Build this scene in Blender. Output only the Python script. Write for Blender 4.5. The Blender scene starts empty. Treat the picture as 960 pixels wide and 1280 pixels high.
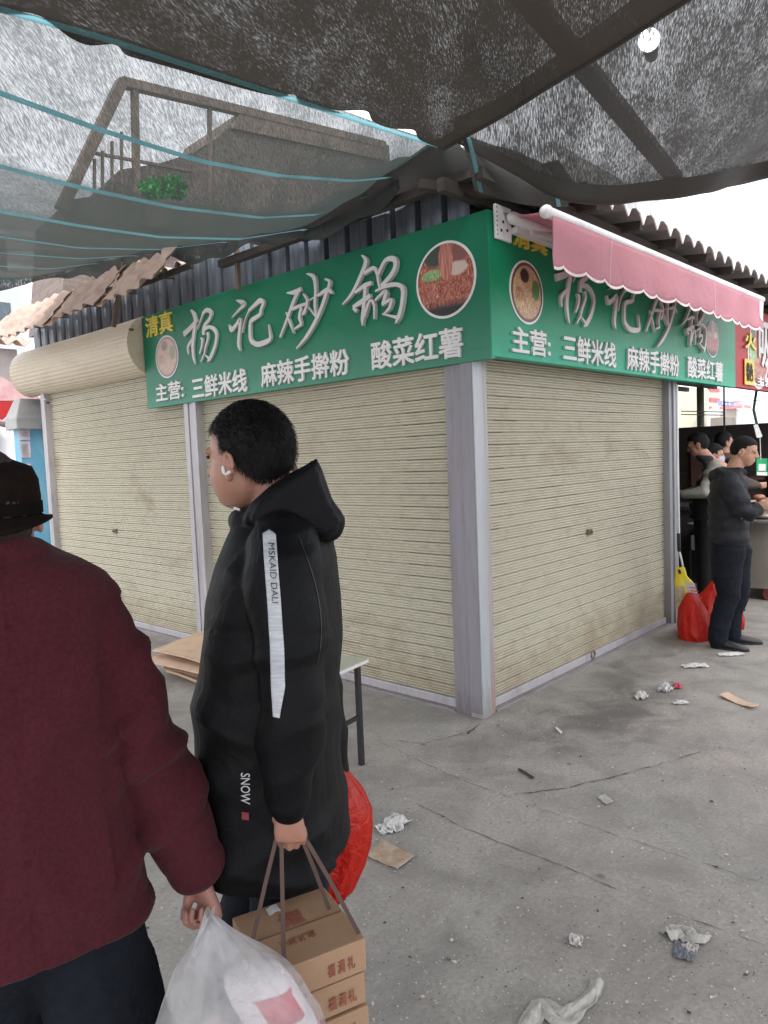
import bpy, bmesh, math, random
from mathutils import Vector, Matrix, noise
from mathutils.bvhtree import BVHTree
random.seed(7)
V = Vector
sc = bpy.context.scene
COL = sc.collection
# ------------------------------------------------------------------ camera
CAM = V((-3.5415, -2.5407, 1.6))
ROT = Matrix(((0.6773282, 0.0825619, -0.7310335), (-0.7345505, 0.0208313, -0.6782342), (-0.0407679, 0.9963682, 0.0747555)))
F = 912.0
def ray(x, y): return ROT @ V(((x-480)/F, (640-y)/F, -1.0))
def AT(x, y, D): return CAM + ray(x, y)*D
def PL(x, y, ax, val):
    d = ray(x, y); return CAM + d*((val-CAM[ax])/d[ax])
def GND(x, y, z=0.0): return PL(x, y, 2, z)
cd = bpy.data.cameras.new('camera'); cam = bpy.data.objects.new('camera', cd); COL.objects.link(cam)
cam.matrix_world = Matrix.Translation(CAM) @ ROT.to_4x4()
cd.sensor_fit = 'HORIZONTAL'; cd.sensor_width = 36.0; cd.lens = 36.0*F/960; cd.clip_start = 0.05; cd.clip_end = 800
sc.camera = cam
# ------------------------------------------------------------------ materials
def srgb(r, g, b):
    f = lambda c: (c/255/12.92) if c/255 <= .04045 else ((c/255+.055)/1.055)**2.4
    return (f(r), f(g), f(b), 1)
MATS = {}
class NT:
    def __init__(s, name):
        s.m = bpy.data.materials.new(name); s.m.use_nodes = True; s.t = s.m.node_tree
        s.b = s.t.nodes['Principled BSDF']; s.out = s.t.nodes['Material Output']
    def n(s, ty, **kw):
        nd = s.t.nodes.new(ty)
        for k, v in kw.items():
            if k.startswith('i_'): nd.inputs[k[2:].replace('_', ' ')].default_value = v
            else: setattr(nd, k, v)
        return nd
    def l(s, a, b): s.t.links.new(a, b)
    def coord(s, scale=(1, 1, 1), rot=(0, 0, 0), kind='Object'):
        tc = s.n('ShaderNodeTexCoord'); mp = s.n('ShaderNodeMapping'); mp.inputs['Scale'].default_value = scale; mp.inputs['Rotation'].default_value = rot
        s.l(tc.outputs[kind], mp.inputs['Vector']); return mp.outputs['Vector']
    def noise(s, vec, scale, detail=4, rough=.55, dist=0):
        nn = s.n('ShaderNodeTexNoise'); nn.inputs['Scale'].default_value = scale; nn.inputs['Detail'].default_value = detail
        nn.inputs['Roughness'].default_value = rough; nn.inputs['Distortion'].default_value = dist
        s.l(vec, nn.inputs['Vector']); return nn.outputs['Fac']
    def ramp(s, fac, stops):
        r = s.n('ShaderNodeValToRGB'); e = r.color_ramp.elements
        while len(e) < len(stops): e.new(.5)
        for i, (p, c) in enumerate(stops):
            e[i].position = p; e[i].color = c if len(c) == 4 else (*c, 1)
        s.l(fac, r.inputs['Fac']); return r.outputs['Color']
    def mix(s, fac, a, b, mode='MIX'):
        m = s.n('ShaderNodeMix', data_type='RGBA', blend_type=mode)
        for inp, v in ((m.inputs[0], fac), (m.inputs[6], a), (m.inputs[7], b)):
            if hasattr(v, 'is_linked'): s.l(v, inp)
            else: inp.default_value = v
        return m.outputs[2]
    def bump(s, h, strength=.3, dist=.01, prev=None):
        b = s.n('ShaderNodeBump'); b.inputs['Strength'].default_value = strength; b.inputs['Distance'].default_value = dist
        s.l(h, b.inputs['Height'])
        if prev: s.l(prev, b.inputs['Normal'])
        return b.outputs['Normal']
def bw(v): return (v, v, v, 1)
def mul(c, k): return (c[0]*k, c[1]*k, c[2]*k, 1)
def mat(name, c, rough=.6, var=.25, scale=6, bump=.15, bscale=60, metal=0, sheen=0, dist=.004, stretch=(1, 1, 1), spec=.5, trans=0, fold_=0):
    if name in MATS: return MATS[name]
    t = NT(name); v = t.coord(stretch)
    n1 = t.noise(v, scale, 5, .6)
    col = t.ramp(n1, [(.3, mul(c, 1-var)), (.7, mul(c, 1+var))])
    t.l(col, t.b.inputs['Base Color'])
    t.b.inputs['Roughness'].default_value = rough; t.b.inputs['Metallic'].default_value = metal
    t.b.inputs['Specular IOR Level'].default_value = spec
    if sheen: t.b.inputs['Sheen Weight'].default_value = sheen; t.b.inputs['Sheen Roughness'].default_value = .5
    if bump:
        pv = t.bump(t.noise(v, 7, 5, .6, 1.2), .55, fold_) if fold_ else None
        t.l(t.bump(t.noise(v, bscale, 3), bump, dist, pv), t.b.inputs['Normal'])
    if trans: t.b.inputs['Subsurface Weight'].default_value = trans; t.b.inputs['Subsurface Radius'].default_value = (.01, .004, .002); t.b.inputs['Subsurface Scale'].default_value = .6
    MATS[name] = t.m; return t.m
def net_mat(name, thr, dark, streak_rot, top_=.8, tint=(.06, .062, .06, 1), sc_=1.0, graze=.25):
    """knitted shade cloth: opaque dark tape with many small openings"""
    t = NT(name); v = t.coord((1, 1, 1), (0, 0, streak_rot))
    mp = t.n('ShaderNodeMapping'); mp.inputs['Scale'].default_value = (22*sc_, 210*sc_, 30); t.l(v, mp.inputs['Vector'])
    fine = t.noise(mp.outputs['Vector'], 1.0, 3, .7)
    mp2 = t.n('ShaderNodeMapping'); mp2.inputs['Scale'].default_value = (3, 7, 3); t.l(v, mp2.inputs['Vector'])
    big = t.noise(mp2.outputs['Vector'], 1.0, 3, .6)
    ma = t.n('ShaderNodeMath', operation='MULTIPLY_ADD'); ma.inputs[1].default_value = .35; t.l(big, ma.inputs[0]); t.l(fine, ma.inputs[2])
    lw = t.n('ShaderNodeLayerWeight'); lw.inputs[0].default_value = .5
    gz = t.ramp(lw.outputs['Facing'], [(.36, bw(1)), (.60, bw(.5+graze*.5)), (.86, bw(graze*.6))]); sb = t.n('ShaderNodeMath', operation='MULTIPLY', use_clamp=True)
    hole0 = t.ramp(ma.outputs[0], [(thr, bw(dark)), (thr+.19, bw(top_))])
    t.l(hole0, sb.inputs[0]); t.l(gz, sb.inputs[1]); hole = sb.outputs[0]
    t.b.inputs['Base Color'].default_value = tint; t.b.inputs['Roughness'].default_value = .6
    tr = t.n('ShaderNodeBsdfTransparent'); tl = t.n('ShaderNodeBsdfTranslucent'); tl.inputs['Color'].default_value = mul(tint, 1.5)
    m1 = t.n('ShaderNodeMixShader'); m1.inputs[0].default_value = .4; t.l(t.b.outputs[0], m1.inputs[1]); t.l(tl.outputs[0], m1.inputs[2])
    m2 = t.n('ShaderNodeMixShader'); t.l(hole, m2.inputs[0]); t.l(m1.outputs[0], m2.inputs[1]); t.l(tr.outputs[0], m2.inputs[2])
    t.l(m2.outputs[0], t.out.inputs['Surface']); return t.m
def film_mat(name, c, alpha=.0, rough=.25, transl=.5, bs=9):
    """thin plastic film"""
    t = NT(name); v = t.coord()
    t.b.inputs['Base Color'].default_value = c; t.b.inputs['Roughness'].default_value = rough
    nb = t.bump(t.noise(v, bs, 4, .6, 1.5), .9, .02); nb = t.bump(t.noise(v, bs*5, 3, .6, .8), .35, .006, nb)
    t.l(nb, t.b.inputs['Normal'])
    tl = t.n('ShaderNodeBsdfTranslucent'); tl.inputs['Color'].default_value = c
    m1 = t.n('ShaderNodeMixShader'); m1.inputs[0].default_value = transl; t.l(t.b.outputs[0], m1.inputs[1]); t.l(tl.outputs[0], m1.inputs[2])
    if alpha:
        tr = t.n('ShaderNodeBsdfTransparent'); m2 = t.n('ShaderNodeMixShader')
        f = t.ramp(t.noise(v, 7, 3), [(.3, bw(alpha*.5)), (.7, bw(min(1, alpha*1.4)))])
        t.l(f, m2.inputs[0]); t.l(m1.outputs[0], m2.inputs[1]); t.l(tr.outputs[0], m2.inputs[2]); t.l(m2.outputs[0], t.out.inputs['Surface'])
    else: t.l(m1.outputs[0], t.out.inputs['Surface'])
    return t.m
def worn_mat(name, c, dirt_or_reflection, rough=.55, metal=0, amount=.5, scale=3, stretch=(1, 1, 1), bump=.15, lowdirt=0):
    t = NT(name); v = t.coord(stretch)
    a = t.noise(v, scale, 7, .65, .4); b = t.noise(v, scale*9, 5, .7)
    col = t.mix(t.ramp(a, [(.62-amount*.3, bw(0)), (.8, bw(1))]), c, dirt_or_reflection)
    col = t.mix(t.ramp(b, [(.5, bw(0)), (.85, bw(.55))]), col, dirt_or_reflection)
    if lowdirt:
        vv = t.coord(); sp = t.n('ShaderNodeSeparateXYZ'); t.l(vv, sp.inputs[0])
        mr = t.n('ShaderNodeMapRange'); mr.inputs['From Min'].default_value = lowdirt; mr.inputs['From Max'].default_value = 0; mr.inputs['To Min'].default_value = -.45; mr.inputs['To Max'].default_value = .5
        t.l(sp.outputs['Z'], mr.inputs['Value'])
        ad = t.n('ShaderNodeMath', operation='ADD', use_clamp=True); t.l(mr.outputs[0], ad.inputs[0]); t.l(b, ad.inputs[1])
        col = t.mix(t.ramp(ad.outputs[0], [(.45, bw(0)), (1, bw(.7))]), col, dirt_or_reflection)
    t.l(col, t.b.inputs['Base Color']); t.b.inputs['Roughness'].default_value = rough; t.b.inputs['Metallic'].default_value = metal
    if bump: t.l(t.bump(b, bump, .004), t.b.inputs['Normal'])
    return t.m
# ------------------------------------------------------------------ mesh helpers
def ortho(d, ref=V((0, 0, 1))):
    d = d.normalized()
    if abs(d.dot(ref)) > .95: ref = V((1, 0, 0)) if abs(d.x) < .8 else V((0, 1, 0))
    a = d.cross(ref).normalized(); return a, a.cross(d).normalized()
def loft(bm, rings, n=20, p=2.0, cap=True, closed=True):
    """rings: list of (centre, A, B) vectors"""
    vs = []
    for c, A, B in rings:
        row = []
        for i in range(n):
            th = 2*math.pi*i/n; co, si = math.cos(th), math.sin(th)
            x = math.copysign(abs(co)**(2/p), co); y = math.copysign(abs(si)**(2/p), si)
            row.append(bm.verts.new(c + A*x + B*y))
        vs.append(row)
    for a, b in zip(vs, vs[1:]):
        for i in range(n): bm.faces.new((a[i], a[(i+1) % n], b[(i+1) % n], b[i]))
    if cap:
        bm.faces.new(list(reversed(vs[0]))); bm.faces.new(vs[-1])
    return vs
def limb(bm, pts, rad, n=14, flat=1.0, ref=V((0, 0, 1)), round_=True):
    pts = [V(p) for p in pts]; rings = []
    rr = rad if isinstance(rad, (list, tuple)) else [rad]*len(pts)
    N = len(pts); prevA = None
    for i, p in enumerate(pts):
        d = (pts[min(i+1, N-1)]-pts[max(i-1, 0)]).normalized()
        if prevA is None: a, b = ortho(d, ref)
        else:
            a = (prevA - d*prevA.dot(d)).normalized(); b = a.cross(d).normalized()
        prevA = a; r = rr[i]
        if i == 0 and round_:
            for k in (.15, .6): rings.append((p - d*r*math.sqrt(1-k*k)*.9, a*r*k, b*r*k*flat))
        rings.append((p, a*r, b*r*flat))
        if i == N-1 and round_:
            for k in (.6, .15): rings.append((p + d*r*math.sqrt(1-k*k)*.9, a*r*k, b*r*k*flat))
    return loft(bm, rings, n)
def ell(bm, c, A, B, C_, n=14):
    rings = []
    for i in range(1, n):
        th = math.pi*i/n; rings.append((c - C_*math.cos(th), A*math.sin(th), B*math.sin(th)))
    loft(bm, rings, 20)
def box(bm, lo, hi, M=None):
    x0, y0, z0 = lo; x1, y1, z1 = hi
    c = [V(p) for p in ((x0, y0, z0), (x1, y0, z0), (x1, y1, z0), (x0, y1, z0), (x0, y0, z1), (x1, y0, z1), (x1, y1, z1), (x0, y1, z1))]
    if M: c = [M @ p for p in c]
    v = [bm.verts.new(p) for p in c]
    for f in ((0, 3, 2, 1), (4, 5, 6, 7), (0, 1, 5, 4), (1, 2, 6, 5), (2, 3, 7, 6), (3, 0, 4, 7)): bm.faces.new([v[i] for i in f])
def bar(bm, a, b, w, h=None, ref=V((0, 0, 1))):
    a, b = V(a), V(b); h = h or w; s, u = ortho(b-a, ref)
    loft4 = []
    for p in (a, b): loft4.append([bm.verts.new(p + s*i*w/2 + u*j*h/2) for i, j in ((-1, -1), (1, -1), (1, 1), (-1, 1))])
    for i in range(4): bm.faces.new((loft4[0][i], loft4[0][(i+1) % 4], loft4[1][(i+1) % 4], loft4[1][i]))
    bm.faces.new(list(reversed(loft4[0]))); bm.faces.new(loft4[1])
def grid(bm, P, nu, nv, both=False):
    vs = [[bm.verts.new(P(i/nu, j/nv)) for j in range(nv+1)] for i in range(nu+1)]
    for i in range(nu):
        for j in range(nv): bm.faces.new((vs[i][j], vs[i+1][j], vs[i+1][j+1], vs[i][j+1]))
    return vs
def prism(bm, poly, up):
    """closed prism from list of points, extruded by vector up"""
    a = [bm.verts.new(p) for p in poly]; b = [bm.verts.new(V(p)+up) for p in poly]; n = len(a)
    for i in range(n): bm.faces.new((a[i], a[(i+1) % n], b[(i+1) % n], b[i]))
    bm.faces.new(list(reversed(a))); bm.faces.new(b)
def setp(o, parent):
    o.parent = parent; o.matrix_parent_inverse = Matrix.Translation(-parent.location) if parent.parent is None else Matrix.Identity(4)
def islands(bm):
    seen = set(); out = []
    for f in bm.faces:
        if f in seen: continue
        st = [f]; seen.add(f); comp = []
        while st:
            g_ = st.pop(); comp.append(g_)
            for v in g_.verts:
                for h_ in v.link_faces:
                    if h_ not in seen: seen.add(h_); st.append(h_)
        out.append(comp)
    return out
def objs(name, bm, m, parent=None, **kw):
    """one object per separate piece"""
    r = []
    for comp in islands(bm):
        b2 = bmesh.new(); mp = {}
        for f in comp: b2.faces.new([mp.setdefault(v, None) or mp.__setitem__(v, b2.verts.new(v.co)) or mp[v] for v in f.verts])
        r.append(obj(name, b2, m, parent, **kw))
    bm.free(); return r
def obj(name, bm, m, parent=None, smooth=False, bevel=0, solid=0, label=None, cat=None, group=None, kind=None, recalc=True, autos=False):
    if isinstance(bm, bmesh.types.BMesh):
        if recalc: bmesh.ops.recalc_face_normals(bm, faces=bm.faces)
        me = bpy.data.meshes.new(name); bm.to_mesh(me); bm.free()
    else: me = bm; me.name = name
    if smooth:
        for p in me.polygons: p.use_smooth = True
    o = bpy.data.objects.new(name, me); COL.objects.link(o)
    for mm in (m if isinstance(m, list) else [m]): me.materials.append(mm)
    if parent: setp(o, parent)
    if solid: md = o.modifiers.new('solid', 'SOLIDIFY'); md.thickness = solid; md.offset = 0
    if bevel: md = o.modifiers.new('bevel', 'BEVEL'); md.width = bevel; md.segments = 2; md.limit_method = 'ANGLE'
    tag(o, label, cat, group, kind); return o
def tag(o, label=None, cat=None, group=None, kind=None):
    if label: o['label'] = label
    if cat: o['category'] = cat
    if group: o['group'] = group
    if kind: o['kind'] = kind
def thing(name, loc, label, cat, group=None):
    o = bpy.data.objects.new(name, None); COL.objects.link(o); o.location = V(loc); o.empty_display_size = .1; tag(o, label, cat, group); return o
def remesh(bm, voxel, smooth=3, disp=None):
    me = bpy.data.meshes.new('tmp'); bmesh.ops.recalc_face_normals(bm, faces=bm.faces); bm.to_mesh(me); bm.free()
    o = bpy.data.objects.new('tmp', me); COL.objects.link(o)
    md = o.modifiers.new('r', 'REMESH'); md.mode = 'VOXEL'; md.voxel_size = voxel
    if smooth: s = o.modifiers.new('s', 'SMOOTH'); s.iterations = smooth; s.factor = .6
    dg = bpy.context.evaluated_depsgraph_get(); dg.update()
    out = bpy.data.meshes.new_from_object(o.evaluated_get(dg))
    bpy.data.objects.remove(o); bpy.data.meshes.remove(me)
    if disp:
        nr = [v.normal.copy() for v in out.vertices]
        for v, nn in zip(out.vertices, nr): v.co = v.co + disp(v.co, nn)
    return out
def nz(p, s, seed=0): return noise.noise(V((p.x*s[0]+seed*7.3, p.y*s[1]+seed*3.1, p.z*s[2]+seed)))
def ridge(p, s, seed=0): return 1-abs(nz(p, s, seed))*2
def text_mesh(body, size=1, bold=.02, ext=.02):
    cu = bpy.data.curves.new('t', 'FONT'); cu.body = body; cu.size = size; cu.offset = bold; cu.extrude = ext; cu.resolution_u = 3
    o = bpy.data.objects.new('t', cu); COL.objects.link(o); dg = bpy.context.evaluated_depsgraph_get(); dg.update()
    me = bpy.data.meshes.new_from_object(o.evaluated_get(dg)); bpy.data.objects.remove(o); bpy.data.curves.remove(cu); return me
def fit_text(body, name, O, U, W, N, m, parent, th=.01, bold=.02, skew=0):
    """text filling the box O..O+U..O+W, standing off along N"""
    me = text_mesh(body, 1, 0, .01)
    if bold:
        b2 = bmesh.new()
        for k, (dx, dy) in enumerate(((0, 0), (1, 0), (-1, 0), (0, 1), (0, -1), (.7, .7), (-.7, .7), (.7, -.7), (-.7, -.7))):
            n0 = len(b2.verts); b2.from_mesh(me); b2.verts.ensure_lookup_table()
            for v in b2.verts[n0:]: v.co.x += dx*bold; v.co.y += dy*bold; v.co.z += (k*.0008 if v.co.z > 0 else 0)
        b2.to_mesh(me); b2.free()
    xs = [v.co.x for v in me.vertices]; ys = [v.co.y for v in me.vertices]
    x0, x1, y0, y1 = min(xs), max(xs), min(ys), max(ys)
    for v in me.vertices:
        a = (v.co.x-x0)/(x1-x0); b = (v.co.y-y0)/(y1-y0)
        v.co = O + U*(a+skew*b) + W*b + N*(0 if v.co.z < 0 else th+(v.co.z-.01)*.25*th/.012)
    return obj(name, me, m, parent)
M = {}
M['galv'] = worn_mat('galvanised_steel', (.33, .345, .375, 1), (.22, .19, .17, 1), .42, .35, .45, 3, (1, 1, .25), lowdirt=.35)
M['mauve'] = worn_mat('mauve_primer_steel', (.25, .235, .265, 1), (.15, .12, .12, 1), .5, .1, .4, 4, (1, 1, .15), lowdirt=.3)
M['galvlight'] = worn_mat('pale_galvanised', (.42, .44, .47, 1), (.26, .23, .21, 1), .45, .25, .4, 4, (1, 1, .12), lowdirt=.35)
M['galvrust'] = worn_mat('rust_streaked_zinc', (.40, .40, .42, 1), (.30, .17, .10, 1), .5, .15, .6, 9, (1, 1, .06), lowdirt=1.0)
M['frame'] = worn_mat('aluminium_frame', (.43, .41, .43, 1), (.24, .22, .22, 1), .45, .2, .35, 4, (1, 1, .2))
M['shut'] = worn_mat('cream_shutter_paint', (.48, .445, .345, 1), (.30, .235, .155, 1), .5, 0, .12, 1.1, (1, 1, 1.6), .0, lowdirt=.7)
M['shutbox'] = worn_mat('cream_shutter_cover', (.55, .47, .36, 1), (.40, .32, .22, 1), .5, 0, .3, 2, (1, 1, 2), .06)
M['groove'] = mat('shutter_groove', (.09, .075, .05, 1), .8)
M['corr'] = worn_mat('corrugated_reflection_streaks', (.22, .25, .30, 1), (.035, .038, .045, 1), .28, .5, 1.15, 2.2, (6, 6, .6))  # dark vertical streaks paint patchy reflections into the steel colour
M['dark'] = mat('dark_wood', (.05, .042, .036, 1), .85, .4, 4, .4, 30)
M['black'] = mat('matt_black', (.012, .012, .013, 1), .6)
M['tile'] = worn_mat('resin_tile', (.46, .33, .27, 1), (.22, .16, .13, 1), .7, 0, .5, 6)
M['roofunder'] = worn_mat('roof_sheet_grey', (.13, .12, .11, 1), (.06, .05, .04, 1), .8, 0, .5, 4)
M['fascia'] = worn_mat('white_roof_edge', (.74, .74, .72, 1), (.45, .44, .42, 1), .6, 0, .3, 6)
M['white'] = worn_mat('white_metal', (.75, .75, .76, 1), (.45, .44, .42, 1), .35, 0, .25, 5)
M['paper'] = mat('paper_white', (.62, .61, .60, 1), .8, .15, 20, .3, 40)
M['card'] = worn_mat('cardboard', (.50, .34, .21, 1), (.36, .23, .13, 1), .85, 0, .35, 8)
M['cardlight'] = worn_mat('cardboard_light', (.60, .43, .31, 1), (.44, .29, .19, 1), .85, 0, .35, 8)
M['letter'] = mat('letter_grey_white', (.56, .53, .53, 1), .5, .1, 4, .05)
M['letterw'] = mat('letter_white', (.68, .66, .66, 1), .5, .08, 4, .05)
M['gold'] = mat('letter_gold', (.62, .50, .05, 1), .45, .15, 6, .05)
M['skinA'] = mat('skin', (.38, .19, .135, 1), .5, .12, 18, .12, 220, trans=.12, dist=.001)
M['hair'] = mat('black_hair', (.0055, .005, .005, 1), .6, .5, 60, .8, 420, dist=.003, stretch=(1, 1, .25), spec=.22)
M['coatA'] = mat('black_nylon_coat', (.0032, .0035, .0044, 1), .62, .3, 9, .25, 30, dist=.004, spec=.17, fold_=.014)
M['coatB'] = mat('maroon_wool', (.058, .0095, .0145, 1), .9, .25, 130, .5, 260, sheen=.05, dist=.002, spec=.2, fold_=.03)
M['navy'] = mat('dark_navy_trousers', (.007, .009, .015, 1), .85, .3, 40, .3, 120, spec=.2, fold_=.03)
M['jacketC'] = mat('charcoal_jacket', (.014, .015, .019, 1), .65, .25, 12, .3, 40, dist=.006, spec=.25, fold_=.03)
M['shoe'] = mat('black_leather', (.018, .018, .02, 1), .3, .2, 20, .1, 80)
M['hat'] = mat('dark_brown_felt', (.010, .006, .005, 1), .95, .3, 60, .3, 200, spec=.1)
M['red'] = film_mat('red_plastic_film', (.66, .025, .012, 1), 0, .28, .4, 14)
M['whitefilm'] = film_mat('white_plastic_film', (.70, .70, .72, 1), .58, .3, .5, 12)
M['steel'] = worn_mat('stainless_steel', (.50, .45, .39, 1), (.35, .29, .23, 1), .33, .75, .3, 3)
M['mark'] = mat('red_print', (.29, .10, .065, 1), .85)
M['wallgrey'] = worn_mat('dim_partition', (.10, .085, .08, 1), (.04, .03, .03, 1), .8)
# ------------------------------------------------------------------ ground
def ground_mat():
    t = NT('worn_concrete'); v = t.coord()
    big = t.noise(v, .55, 5, .6, .6); mid = t.noise(v, 3.2, 8, .68, .5); fine = t.noise(v, 60, 5, .7); grit = t.noise(v, 260, 2, .5)
    c = t.ramp(big, [(.30, (.31, .305, .275, 1)), (.48, (.385, .358, .322, 1)), (.66, (.415, .362, .328, 1))])
    c = t.mix(t.ramp(mid, [(.34, bw(.9)), (.60, bw(0))]), c, (.225, .207, .19, 1))
    c = t.mix(t.ramp(fine, [(.35, bw(.5)), (.6, bw(0))]), c, (.17, .16, .15, 1))
    c = t.mix(t.ramp(grit, [(.66, bw(0)), (.78, bw(.45))]), c, (.46, .44, .42, 1))
    # a greasy dark stain by the shutter
    for (cx, cy, rx, ry, k) in ((.55, -.62, .75, .34, .75), (1.2, -.35, .9, .28, .5), (-.1, -.3, .45, .22, .35), (2.2, -.25, .9, .2, .45), (-1.6, 2.2, .9, .6, .25), (-.35, 3.8, .5, 1.2, .35)):
        mp = t.n('ShaderNodeMapping'); mp.inputs['Location'].default_value = (-cx/rx, -cy/ry, 0); mp.inputs['Scale'].default_value = (1/rx, 1/ry, 0)
        tc = t.n('ShaderNodeTexCoord'); t.l(tc.outputs['Object'], mp.inputs[0])
        ln = t.n('ShaderNodeVectorMath', operation='LENGTH'); t.l(mp.outputs[0], ln.inputs[0])
        ad = t.n('ShaderNodeMath', operation='MULTIPLY_ADD'); t.l(mid, ad.inputs[0]); ad.inputs[1].default_value = 1.6; t.l(ln.outputs['Value'], ad.inputs[2])
        c = t.mix(t.ramp(ad.outputs[0], [(.62, bw(k)), (1.0, bw(0))]) if False else t.ramp(_half(t, ad.outputs[0]), [(.5, bw(k)), (.9, bw(0))]), c, (.085, .078, .07, 1))
    # small oil spots
    vo = t.n('ShaderNodeTexVoronoi'); vo.inputs['Scale'].default_value = 3.3; t.l(v, vo.inputs['Vector'])
    c = t.mix(t.ramp(vo.outputs['Distance'], [(.03, bw(.65)), (.075, bw(0))]), c, (.09, .085, .08, 1))
    t.l(c, t.b.inputs['Base Color'])
    r = t.ramp(mid, [(.3, bw(.55)), (.7, bw(.85))]); t.l(r, t.b.inputs['Roughness'])
    nb = t.bump(mid, .35, .02); nb = t.bump(fine, .35, .004, nb); t.l(nb, t.b.inputs['Normal'])
    return t.m
def _half(t, x):
    m = t.n('ShaderNodeMath', operation='MULTIPLY'); m.inputs[1].default_value = .5; t.l(x, m.inputs[0]); return m.outputs[0]
bm = bmesh.new()
vs = [bm.verts.new(p) for p in ((-300, -300, 0), (300, -300, 0), (300, 300, 0), (-300, 300, 0))]; bm.faces.new(vs)
obj('ground', bm, ground_mat(), kind='structure')
# cracks: jagged ribbons just above the slab
def crack(bm, pts, w, seed, z=.003, amp=.02, step=.03):
    rnd = random.Random(seed); path = []
    for a, b in zip(pts, pts[1:]):
        n = max(2, int((b-a).length/step))
        for i in range(n): path.append(a.lerp(b, i/n))
    path.append(pts[-1]); d = (pts[-1]-pts[0]).normalized(); s = V((-d.y, d.x, 0)); L, R_ = [], []; off = 0
    for i, p in enumerate(path):
        off = off*.85 + rnd.uniform(-1, 1)*amp*.4; ww = w*.55*rnd.uniform(.05, 1.5)*(1 if rnd.random() > .12 else .3)
        q = p + s*off; L.append(bm.verts.new((q.x+s.x*ww, q.y+s.y*ww, z))); R_.append(bm.verts.new((q.x-s.x*ww, q.y-s.y*ww, z)))
    for i in range(len(L)-1): bm.faces.new((L[i], L[i+1], R_[i+1], R_[i]))
bm = bmesh.new()
g = GND
crack(bm, [g(470, 925), g(560, 968), g(650, 1003), g(760, 1040), g(960, 1107)], .0022, 1, amp=.01)
crack(bm, [g(520, 1005), g(600, 1045), g(720, 1090), g(830, 1135), g(960, 1185)], .003, 2, amp=.014)
crack(bm, [g(643, 993), g(700, 985), g(790, 968), g(877, 941)], .005, 3, amp=.02)
crack(bm, [g(487, 925), g(530, 930), g(585, 918)], .005, 4, amp=.02)
crack(bm, [g(585, 918), g(600, 905)], .012, 5, amp=.02)
crack(bm, [g(175, 985), g(215, 980), g(260, 974)], .003, 6, amp=.004)
crack(bm, [g(170, 905), g(215, 920), g(262, 932)], .0025, 7)
crack(bm, [g(640, 905), g(700, 880), g(760, 872)], .002, 8)
crack(bm, [g(690, 1100), g(560, 1060), g(480, 1020)], .0015, 9)
obj('pavement_cracks', bm, mat('crack_dark', (.085, .075, .068, 1), .95), kind='structure')
# ------------------------------------------------------------------ shop building
shop = thing('shop_building', (0, 0, 0), 'corner kiosk with cream roller shutters on two sides and galvanised corner post', 'kiosk')
W_ = bmesh.new()
box(W_, (.06, .06, .0), (2.85, 5.9, 3.15)); obj('wall', W_, M['wallgrey'], shop)
def shutter(name, axis, a0, a1, z0, z1, label):
    """corrugated roller curtain; axis 0: lies in x=const plane spanning y, 1: in y=const plane spanning x"""
    root = None; bm = bmesh.new(); prof = []; z = z0+.05; k = 0
    while z < z1:
        p = .0755; q = (p-.0050)/4
        prof += [(z, .014), (z+.0034, .014), (z+.0048, .003)]
        for r_ in range(4):
            zz = z+.0050+q*r_; prof += [(zz+q*.08, -.0005), (zz+q*.30, -.0050), (zz+q*.60, -.0055), (zz+q*.80, -.0025), (zz+q*.86, .0035), (zz+q*.985, .0040)]
        z += p; k += 1
    n = 24; L_ = a1-a0; rows = []
    for (zz, d) in prof:
        row = []
        for i in range(n+1):
            a = a0+L_*i/n; sag = .006*noise.noise(V((a*1.3, zz*.9, axis*5.))) + .0016*noise.noise(V((a*2.5, round(zz/.0755)*3.1, 3)))+.004*max(0, noise.noise(V((a*1.1, zz*1.6, 9+axis)))-.25)
            row.append(bm.verts.new((.045+d+sag, a, zz) if axis == 0 else (a, .045+d+sag, zz)))
        rows.append(row)
    for r0, r1 in zip(rows, rows[1:]):
        for i in range(n): bm.faces.new((r0[i], r0[i+1], r1[i+1], r1[i]))
    sh = obj(name, bm, M['shut'], shop)
    bm = bmesh.new()   # bottom bar
    if axis == 0: box(bm, (.02, a0+.01, z0), (.06, a1-.01, z0+.055))
    else: box(bm, (a0+.01, .02, z0), (a1-.01, .06, z0+.055))
    obj('bottom_bar', bm, M['frame'], sh, bevel=.004)
    return sh
sA1 = shutter('roller_shutter', 0, 3.03, 5.86, .012, 2.55, ''); sA2 = shutter('roller_shutter', 0, .20, 2.84, .012, 2.6, ''); sB = shutter('roller_shutter', 1, .14, 2.90, .012, 2.6, '')
def lock(sh, P, ax):
    bm = bmesh.new(); h = .022
    if ax == 0: box(bm, (.022, P.y-.03, P.z-h), (.040, P.y+.03, P.z+h)); limb(bm, [V((.024, P.y, P.z)), V((.008, P.y, P.z))], .010)
    else: box(bm, (P.x-.03, .022, P.z-h), (P.x+.03, .040, P.z+h)); limb(bm, [V((P.x, .024, P.z)), V((P.x, .008, P.z))], .010)
    obj('lock', bm, mat('tarnished_lock', (.20, .17, .12, 1), .5, metal=.6), sh, bevel=.002)
lock(sA1, PL(140, 664, 0, 0), 0); lock(sB, PL(742, 665, 1, 0), 1)
bm = bmesh.new(); P = PL(744, 818, 1, 0); limb(bm, [V((P.x+.028*math.cos(a), .015, P.z-.004+.028*math.sin(a))) for a in [math.pi*2*i/12 for i in range(13)]], .006, 8); obj('lock', bm, mat('tarnished_lock', (.2, .17, .12, 1)), sB)
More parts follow.
